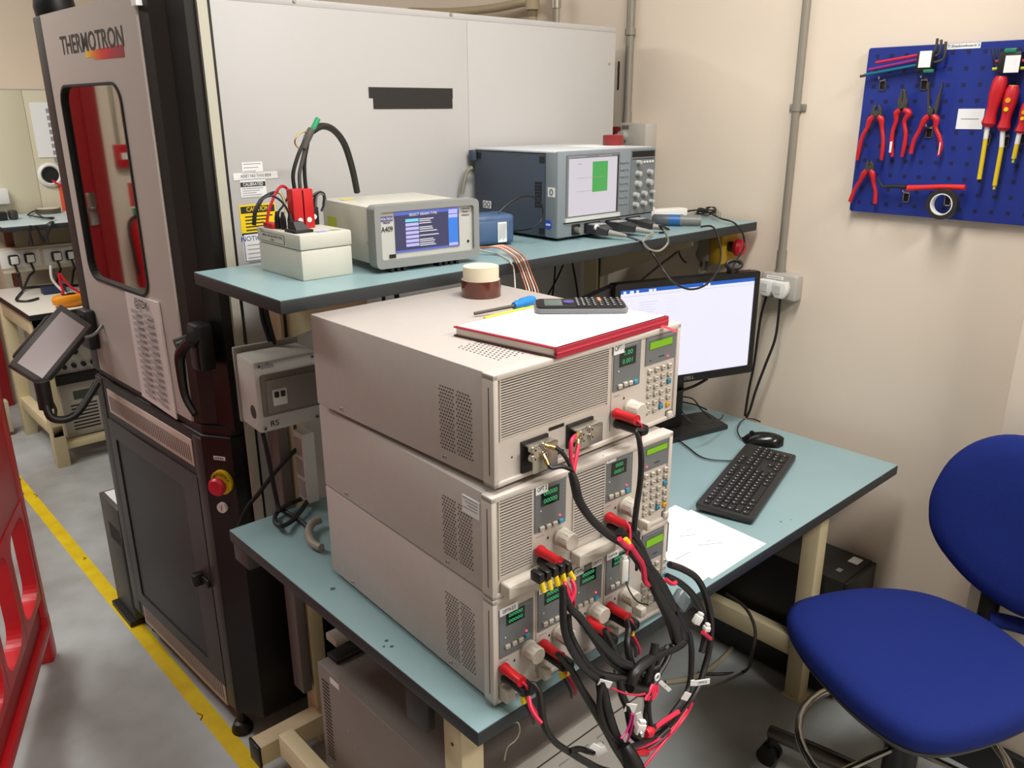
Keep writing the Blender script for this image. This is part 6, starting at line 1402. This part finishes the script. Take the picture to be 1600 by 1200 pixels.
m = MB(); m.box(-.024, .024, -.004, .004, -.40, .05, mat('chair_bar', (60, 56, 52), .35, .6), .002, M=Matrix.Translation(bb+Vector((0.0, 0, -.02))) @ Matrix.Rotation(math.radians(83), 4, 'Z')); m.build('back_bar', t)
pk = X(1585, 975, bx+.03)
m = MB(); m.tube([pk+Vector((-.02, .05, .0)), pk, pk+Vector((.01, -.05, -.0))], .02, blue, 10, 3); m.build('back_bar_cover', t)
hub = Vector((1.765, .555, 0))
m = MB(); m.cyl(hub+Vector((0, 0, .40)), hub+Vector((0, 0, SZc-.05)), .07, blk, r1=.10, n=20); m.box(hub.x-.09, hub.x+.09, hub.y-.07, hub.y+.07, SZc-.085, SZc-.05, blk, .01); m.build('seat_plate', t)
m = MB(); m.cyl(hub+Vector((0, 0, .10)), hub+Vector((0, 0, .30)), .038, blk, n=20); m.cyl(hub+Vector((0, 0, .25)), hub+Vector((0, 0, .46)), .022, blk, n=16); m.build('gas_column', t)
m = MB(); R3 = .235; m.tube([hub+Vector((R3*math.cos(a), R3*math.sin(a), .235)) for a in [2*PI*i/36 for i in range(36)]], .0105, chrome, 10, 1, closed=True); fr_ = m.build('foot_ring', t)
for k in range(3):
    a = k*2*PI/3+.7; m = MB(); m.tube([hub+Vector((.03*math.cos(a), .03*math.sin(a), .25)), hub+Vector((R3*math.cos(a), R3*math.sin(a), .235))], .008, chrome, 8, 1); m.build('ring_spoke', fr_)
lt = Z(1212, 1135, .12); a0_ = math.atan2(lt.y-hub.y, lt.x-hub.x); Lg = .325
for k in range(5):
    a = a0_+k*2*PI/5; d = Vector((math.cos(a), math.sin(a), 0))
    m = MB(); m.tube([hub+d*.03+Vector((0, 0, .12)), hub+d*.17+Vector((0, 0, .11)), hub+d*Lg+Vector((0, 0, .095))], [.022, .021, .018], mat('chair_leg_metal', (104, 96, 90), .28, .8), 12, 3); lg = m.build('leg', t)
    c = hub+d*(Lg-.005); n_ = Vector((-d.y, d.x, 0))
    m = MB(); m.cyl(c+n_*.006+Vector((0, 0, .027)), c+n_*.024+Vector((0, 0, .027)), .0265, blk, n=20); m.cyl(c-n_*.024+Vector((0, 0, .027)), c-n_*.006+Vector((0, 0, .027)), .0265, blk, n=20); m.cyl(c+Vector((0, 0, .03)), c+Vector((0, 0, .085)), .009, blk); m.cyl(c-n_*.012+Vector((0, 0, .030)), c+n_*.012+Vector((0, 0, .030)), .020, blk, n=16); m.build('castor', lg)
# ================================================================ terminal plugs on the load modules
slv = mat('braided_sleeve', (15, 14, 15), .42, noise=1, nscale=520, noise_rgb=(36, 35, 34))
heat = mat('heatshrink_black', (17, 16, 17), .4)
wred = mat('wire_red_pink', (214, 36, 74), .45)
PLUGS = {}
def term_plug(key, M, px, py, label, ferr=2, tails=(), ln=.046):
    u, v = fpx(M, px, py)
    base = M @ Vector((u, -.003, v-.012))
    t = thing('terminal_plug', base, label, 'plug', 'red and black terminal plugs on the loads')
    m = MB(M); m.lathe([(0, 0), (.0098, 0), (.0098, -.006), (.0082, -.010), (.0078, -ln+.006), (.0092, -ln), (0, -ln)], (u, -.003, v), (0, 1, 0), red_p, 16); m.build('red_barrel', t)
    m = MB(M); m.lathe([(0, 0), (.0098, 0), (.0098, -.006), (.0082, -.010), (.0080, -ln+.004), (.009, -ln-.004), (0, -ln-.004)], (u+.0035, -.003, v-.0185), (0, 1, 0), heat, 16)
    m.build('black_barrel', t)
    m = MB(M); m.box(u+.004, u+.024, -ln-.012, -.016, v-.030, v-.012, heat, .005); m.build('cable_clamp', t)
    for k in range(ferr):
        m = MB(M); q = Vector((u+.004+k*.010, -ln+.002, v-.030)); m.cyl(q, q+Vector((.001, -.004, -.014)), .0044, yel, n=10); m.build('ferrule', t)
        e = M @ (q+Vector((.001, -.004, -.013)))
        col = (blk, wred)[k % 2]
        m = MB(); m.tube([e, e+Vector((.003, -.006, -.012)), e+Vector((.012, -.008, -.032)), e+Vector((.018, -.004, -.048))], .0028, col, 7); m.build('wire_tail', t)
    rw = M @ Vector((u, -ln-.002, v))
    m = MB(); m.tube([rw, rw+Vector((.006, -.006, -.010)), rw+Vector((.008, -.004, -.028)), rw+Vector((.014, .0, -.042))], .0022, wred, 7); m.build('sense_wire', t)
    PLUGS[key] = M @ Vector((u+.012, -ln-.010, v-.024))
    return t
term_plug('t', MT, 960, 645, 'red and black plug on the topmost load below the OPT1 knob', 0)
term_plug('m2', MBm, 841, 859, 'red and black plug with a row of yellow ferrules on the OPT 2 module', 2)
term_plug('m3', MBm, 949, 807, 'red and black plug on the OPT 3 module of the middle load', 1)
term_plug('b1', MBb, 785, 1042, 'red and black plug on the first module of the lowest load, nearest the bench corner', 2)
term_plug('b2', MBb, 846, 1005, 'red and black plug on the second module from the left of the lowest load', 2)
term_plug('b3', MBb, 916, 969, 'red and black plug on the third module from the left of the lowest load', 2)
term_plug('b4', MBb, 950, 946, 'red and black plug on the fourth module of the lowest load beside the keypad', 2)
p2 = next(o for o in bpy.data.objects if o.get('label', '').startswith('red and black plug with a row'))
for k, (x, y) in enumerate(((846, 910), (857, 906), (868, 900), (879, 896), (889, 893))):
    e = Y(x, y, .785); m = MB(); m.cyl(e, e+Vector((.002 if k < 4 else .008, -.003, -.016)), .0046, yel, n=10); m.build('ferrule', p2)
    m = MB(); m.box(e.x-.006, e.x+.005, .782, .805, e.z-.002, e.z+.016, heat, .003); m.build('ferrule_boot', p2)
    if k > 2:
        m = MB(); m.tube([e+Vector((.002, -.003, -.014)), Y(884 if k == 3 else 897, 915, .775), Y(888 if k == 3 else 897, 928, .77), Y(889, 945, .768)], .0036, wred, 7); m.build('wire_tail', p2)
# ================================================================ harness cables
def run(name, label, pts, r, ys, mt=None, grp='braided cables hanging from the loads', pre=None, n=9):
    if isinstance(ys, (int, float)): ys = [ys]*len(pts)
    if len(ys) == 2 and len(pts) != 2: ys = [ys[0]+(ys[1]-ys[0])*i/(len(pts)-1) for i in range(len(pts))]
    P = ([pre] if pre is not None else [])+[Y(x, y, yy) for (x, y), yy in zip(pts, ys)]
    if pre is not None and isinstance(r, list): r = [r[0]]+r
    r = [q*.86 for q in r] if isinstance(r, list) else r*.9
    m = MB(); m.tube(P, r, mt or slv, n); return m.build(name, label=label, cat='cable', group=grp)
def flag(par, px, py, y, w_, h_, txt=None, rot=0., knob=False, name='cable_tag'):
    p = Y(px, py, y); F = frame(p, -30, 0, 0)
    m = MB(F @ Matrix.Rotation(rot, 4, 'Y')); m.box(-w_/2, w_/2, -.0008, .0008, -h_/2, h_/2, paper)
    if txt: m.text(txt, 0, 0, h_*.62, ink, y=-.0012, ext=0.)
    m.build(name, par)
def conn(par, px, py, y, sx, sz, rot=0.):
    p = Y(px, py, y); m = MB(frame(p, -25) @ Matrix.Rotation(rot, 4, 'Y')); m.box(-sx/2, sx/2, -.006, .006, -sz/2, sz/2, white_p, .002); m.box(-sx/2+.002, sx/2-.002, -.004, .004, sz/2, sz/2+.006, white_p, .001); m.build('connector', par)
# leads bolted to the busbars of the topmost load
cA = run('busbar_cable', 'black cable with red and black lug wires bolted to the topmost load busbars, sweeping right across the middle load', [(893, 738), (898, 755), (905, 782), (925, 812), (952, 836), (978, 853), (1000, 880), (1016, 905)], [.0065, .009, .0085, .008, .0085, .0085, .009, .010], (.800, .765))
cA['label'] = 'black cable with red lug wires from the topmost load busbars sweeping across the middle load'
for nm, pts, col in (('red_lug_wire', ((899, 681), (893, 690), (892, 712), (895, 738)), wred), ('red_lug_wire', ((904, 694), (902, 706), (899, 722), (896, 740)), wred), ('black_lug_wire', ((866, 698), (876, 705), (886, 718), (894, 735)), blk), ('black_lug_wire', ((856, 724), (862, 731), (878, 729), (893, 734)), blk)):
    m = MB(); P = [Y(x, y, .822-.006*k) for k, (x, y) in enumerate(pts)]; m.tube(P, .0034, col, 8); m.build(nm, cA)
for (x, y, x2, y2) in ((902, 680, 897, 688), (903, 694, 902, 703), (858, 697, 867, 700), (852, 717, 856, 727)):
    m = MB(); a = Y(x, y, .826); b = Y(x2, y2, .820); m.cyl(a, b, .0042, gold, n=10); m.cyl(a, a+(a-b).normalized()*.008, .0030, gold, n=8); m.build('crimp_lug', cA)
run('load_cable', 'slim black cable dropping from the topmost load plug past the OPT 3 module', [(994, 672), (999, 690), (1002, 720), (1000, 755), (995, 790), (992, 815), (990, 838)], [.003, .0055, .0062, .006, .006, .0062, .0062], (.79, .775), pre=PLUGS['t']+Vector((.002, 0, .004)))
cB = run('load_cable', 'thick braided cable falling from the OPT 3 plug down the right of the lowest load', [(968, 830), (985, 848), (1000, 868), (1012, 893), (1024, 920), (1040, 950), (1052, 975), (1058, 1000)], [.009, .0105, .011, .0105, .011, .013, .015, .013], (.775, .735))
conn(cB, 975, 890, .755, .012, .040)
m = MB(); m.tube([Y(978, 815, .775), Y(984, 826, .765), Y(984, 850, .758), Y(978, 868, .756), Y(976, 880, .755)], .0022, wred, 7); m.build('red_wire', cB)
m = MB(); m.tube([Y(977, 906, .755), Y(984, 924, .76), Y(996, 940, .765), Y(1012, 945, .77)], .0014, blk, 6); m.build('thin_wire', cB)
cC = run('load_cable', 'braided cable running from the OPT 3 plug under the keypad to the outer loop', [(990, 835), (1004, 862), (1014, 885), (1030, 912), (1045, 940), (1052, 955)], [.0075, .0085, .009, .009, .008, .007], (.768, .74))
for k, pts in enumerate((((985, 852), (995, 868), (1003, 880), (1006, 893), (1008, 908), (1014, 914)), ((968, 842), (975, 850), (984, 856)))):
    m = MB(); m.tube([Y(x, y, .755) for x, y in pts], .0048, wred, 8); m.build('red_wire', cC)
e = Y(977, 842, .76); m = MB(); m.cyl(e, e+Vector((.006, -.003, -.010)), .0046, yel, n=10); m.build('ferrule', cC)
cD = run('load_cable', 'braided cable dropping straight from the OPT 2 plug past the lowest load', [(879, 915), (880, 935), (880, 960), (882, 985), (892, 1012), (910, 1040), (932, 1060)], [.008, .0075, .007, .007, .0075, .0075, .008], (.775, .745))
run('load_cable', 'second black cable beside it from the OPT 2 plug bending under the lowest load', [(884, 930), (891, 950), (906, 965), (925, 990), (945, 1013), (965, 1032), (985, 1042)], [.0065, .0075, .008, .0085, .009, .010, .010], (.772, .74))
cE = run('load_cable', 'leftmost black cable hanging from the first plug of the lowest load', [(832, 1068), (842, 1082), (846, 1110), (852, 1138), (868, 1160), (893, 1177), (915, 1190), (940, 1203), (975, 1212)], [.0052, .0068, .0075, .0065, .0062, .0065, .007, .0075, .008], (.785, .70), pre=PLUGS['b1'])
m = MB(); m.tube([Y(890, 1174, .73), Y(905, 1170, .73), Y(918, 1174, .73), Y(927, 1176, .73)], .005, heat, 8); m.build('branch', cE); conn(cE, 937, 1171, .73, .022, .016, -.4)
m = MB(); m.tube([Y(826, 1088, .775), Y(829, 1104, .765), Y(836, 1118, .755), Y(846, 1130, .745)], .0034, wred, 7); m.build('red_wire', cE)
cF = run('load_cable', 'long braided cable slanting down from the second plug of the lowest load', [(872, 1022), (890, 1042), (905, 1070), (925, 1103), (948, 1140), (962, 1165), (980, 1192), (990, 1215)], [.0055, .006, .007, .0085, .010, .0105, .012, .012], (.785, .70), pre=PLUGS['b2'])
cG = run('load_cable', 'braided cable curving from the third plug of the lowest load into the knot', [(888, 960), (890, 985), (900, 1010), (915, 1035), (935, 1052), (958, 1058), (978, 1062)], [.006, .0065, .007, .0075, .0075, .008, .008], (.775, .735))
run('load_cable', 'braided cable falling from the third plug of the lowest load with yellow ferrules', [(945, 985), (955, 1005), (965, 1030), (975, 1055), (985, 1075)], [.006, .0075, .009, .011, .012], (.785, .735), pre=PLUGS['b3'])
cH = run('load_cable', 'braided cable falling from the fourth plug of the lowest load', [(980, 965), (982, 985), (980, 1005), (984, 1030), (995, 1055), (1006, 1075)], [.006, .0065, .007, .008, .010, .011], (.79, .735), pre=PLUGS['b4'])
cI = run('load_cable', 'outermost large black loop at the right of the hanging cable knot', [(1046, 882), (1068, 890), (1090, 905), (1104, 935), (1111, 975), (1108, 1015), (1099, 1050), (1090, 1078), (1072, 1105), (1045, 1135), (1015, 1155), (985, 1168)], [.0075]*5+[.0072, .007, .0065, .006, .006, .006, .006], (.775, .69))
flag(cI, 1097, 1066, .70, .030, .011, 'OPT:5')
flag(cI, 1082, 1067, .70, .008, .012); flag(cI, 1072, 1088, .70, .014, .016, None, .5)
cJ = run('load_cable', 'inner black loop inside the outermost loop ending in red wires', [(1042, 900), (1064, 912), (1084, 932), (1098, 962), (1102, 990), (1096, 1020)], [.007, .0075, .008, .008, .0075, .007], (.775, .735))
conn(cJ, 1090, 968, .735, .014, .018, .5); conn(cJ, 1104, 982, .735, .012, .010, .2)
m = MB(); m.tube([Y(1098, 988, .73), Y(1104, 993, .73), Y(1110, 998, .73)], .004, wred, 7); m.build('red_wire', cJ)
cK = run('load_cable', 'thin black loop joining the inner loop to the floor bundle', [(1075, 985), (1080, 1010), (1080, 1040), (1078, 1065), (1072, 1085), (1056, 1108), (1040, 1128), (1015, 1140)], .0062, (.735, .70))
cL = run('load_cable', 'wide flat black braided trunk hanging below the lowest load', [(1050, 960), (1062, 985), (1066, 1000), (1052, 1012), (1030, 1022), (1008, 1035), (992, 1052), (985, 1070)], [.012, .014, .013, .011, .010, .011, .012, .012], (.745, .725), mt=heat)
m = MB(); m.tube([Y(1024, 1005, .735), Y(1020, 1025, .732), Y(1014, 1050, .73), Y(1008, 1072, .728)], .0075, slv, 9); m.build('branch', cL)
m = MB(); m.tube([Y(1043, 1010, .735), Y(1030, 1030, .732), Y(1022, 1052, .73), Y(1012, 1075, .728)], .005, slv, 9); m.build('branch', cL)
m = MB(); m.box(-.022, .022, -.008, .008, -.014, .014, mat('sleeve_clear', (98, 110, 112), .25), .004, M=Matrix.Translation(Y(1064, 938, .742)) @ Matrix.Rotation(.9, 4, 'Y')); m.build('clear_sleeve', cL)
m = MB(); m.tube([Y(1040, 905, .755), Y(1050, 912, .75), Y(1056, 910, .75)], .004, wred, 7); m.build('red_wire', cL)
cM = run('load_cable', 'thick black trunk dropping below the bench edge into the floor bundle', [(938, 1058), (942, 1085), (948, 1112), (957, 1140), (968, 1165), (985, 1190), (1000, 1215)], [.010, .012, .0125, .012, .0125, .014, .014], (.745, .70), mt=heat)
flag(cM, 945, 1068, .735, .024, .012, None, .45)
cN = run('load_cable', 'black cable descending from the knot to the white tagged joint', [(968, 1062), (972, 1085), (980, 1105), (984, 1128), (990, 1150), (1008, 1160)], [.0075, .008, .008, .0075, .008, .008], (.735, .70))
flag(cN, 985, 1106, .715, .020, .016, None, .3); flag(cN, 1000, 1122, .71, .010, .024, None, -.3)
for k, pts in enumerate((((987, 1115), (984, 1130), (978, 1145), (970, 1154)), ((990, 1116), (988, 1132), (984, 1148), (980, 1160)))):
    m = MB(); m.tube([Y(x, y, .705) for x, y in pts], .002, mat('wire_magenta', (200, 40, 120), .45), 6); m.build('red_wire', cN)
cO = run('load_cable', 'black cable from the knot carrying a white ringed tag above red wires', [(985, 1075), (1000, 1080), (1012, 1082), (1012, 1100), (1014, 1120), (1018, 1140)], [.011, .012, .010, .007, .006, .006], (.728, .70), mt=heat)
m = MB(); c_ = Y(1027, 1058, .715); m.tube([c_+Vector((.006*math.cos(a), 0, .006*math.sin(a))) for a in [2*PI*i/12 for i in range(12)]], .0018, paper, 6, 1, closed=True); m.build('tag_ring', cO); flag(cO, 1039, 1072, .712, .030, .007, 'C', .85)
for k in range(4):
    m = MB(); m.tube([Y(1020+k*2, 1070, .715), Y(1014+k*4, 1082, .712), Y(1008+k*3, 1094, .71)], .0034, wred, 7); m.build('red_wire', cO)
for k, (pts, lab) in enumerate(((((1060, 1112), (1040, 1125), (1020, 1140), (1010, 1148)), 'thick red wire pair in the lower bend of the cable loops'), (((1082, 1098), (1072, 1118), (1055, 1140), (1035, 1160), (1010, 1175), (990, 1182)), 'long thin red wire along the outer bend of the cable loops'), (((1074, 1108), (1062, 1125), (1040, 1148), (1012, 1164), (992, 1170)), 'thin red wire just inside the outermost red wire'), (((1066, 1120), (1045, 1150), (1025, 1175), (1005, 1200)), 'red wire leaving the loops toward the floor at the bottom edge'), (((956, 1075), (975, 1083), (995, 1086), (1008, 1084)), 'single red wire bridging the hanging knot under the bench edge'))):
    m = MB(); m.tube([Y(x, y, .70-.004*k) for x, y in pts], (.0045, .0024, .0022, .0026, .0016)[k], wred, 7); m.build('harness_wire', label=lab, cat='wire', group='red wires in the hanging harness')
m = MB()
m.tube([Y(1020, 1140, .70), Y(1014, 1143, .70), Y(1008, 1146, .70)], [.006, .011, .008], mat('shrink_red', (206, 26, 50), .4), 10); m.tube([Y(988, 1178, .70), Y(998, 1174, .70), Y(1010, 1176, .70)], [.006, .009, .007], mat('shrink_red', (206, 26, 50), .4), 10)
m.build('wire_splice', next(o for o in bpy.data.objects if o.get('label', '').startswith('thick red wire pair')))
cP = run('load_cable', 'bundle of black cables falling from the knot to the floor below the bench', [(975, 1165), (985, 1185), (995, 1215), (1000, 1300)], [.014, .018, .02, .02], (.70, .66), mt=heat)
P_ = Y(1000, 1300, .66)
m = MB(); m.tube([P_, Vector((P_.x+.0, P_.y+.01, .12)), Vector((P_.x+.05, P_.y+.06, .025)), Vector((P_.x+.25, P_.y+.16, .018))], .016, heat, 9); m.build('floor_tail', cP)
conn(cP, 1000, 1138, .695, .016, .020, .3); m = MB(); c_ = Y(1002, 1146, .69); m.lathe([(0, -.006), (.005, -.004), (.006, 0), (.005, .004), (0, .006)], c_, (0, 0, 1), chrome, 12); m.build('metal_joint', cP)
flag(cP, 930, 1168, .695, .016, .010, None, .7)

run('load_cable', 'thin black cable beside the red wire on the right of the OPT 3 harness', [(992, 858), (1012, 880), (1032, 905), (1046, 930), (1058, 955), (1072, 985)], .0055, (.758, .735), mt=heat)
run('load_cable', 'thin black cable crossing from the third module under the trunk of cables', [(905, 968), (928, 1000), (950, 1032), (975, 1050), (1003, 1052), (1030, 1040)], .005, (.768, .728))
run('load_cable', 'slack black cable between the flat trunk and the ringed white tag', [(1052, 1008), (1040, 1035), (1026, 1060), (1016, 1085), (1010, 1110), (1008, 1135)], .0055, (.735, .705))
run('load_cable', 'thin black cable looping low around the white connectors', [(940, 1070), (936, 1100), (945, 1135), (962, 1160), (990, 1172), (1020, 1160), (1046, 1138)], .005, (.735, .69), mt=heat)
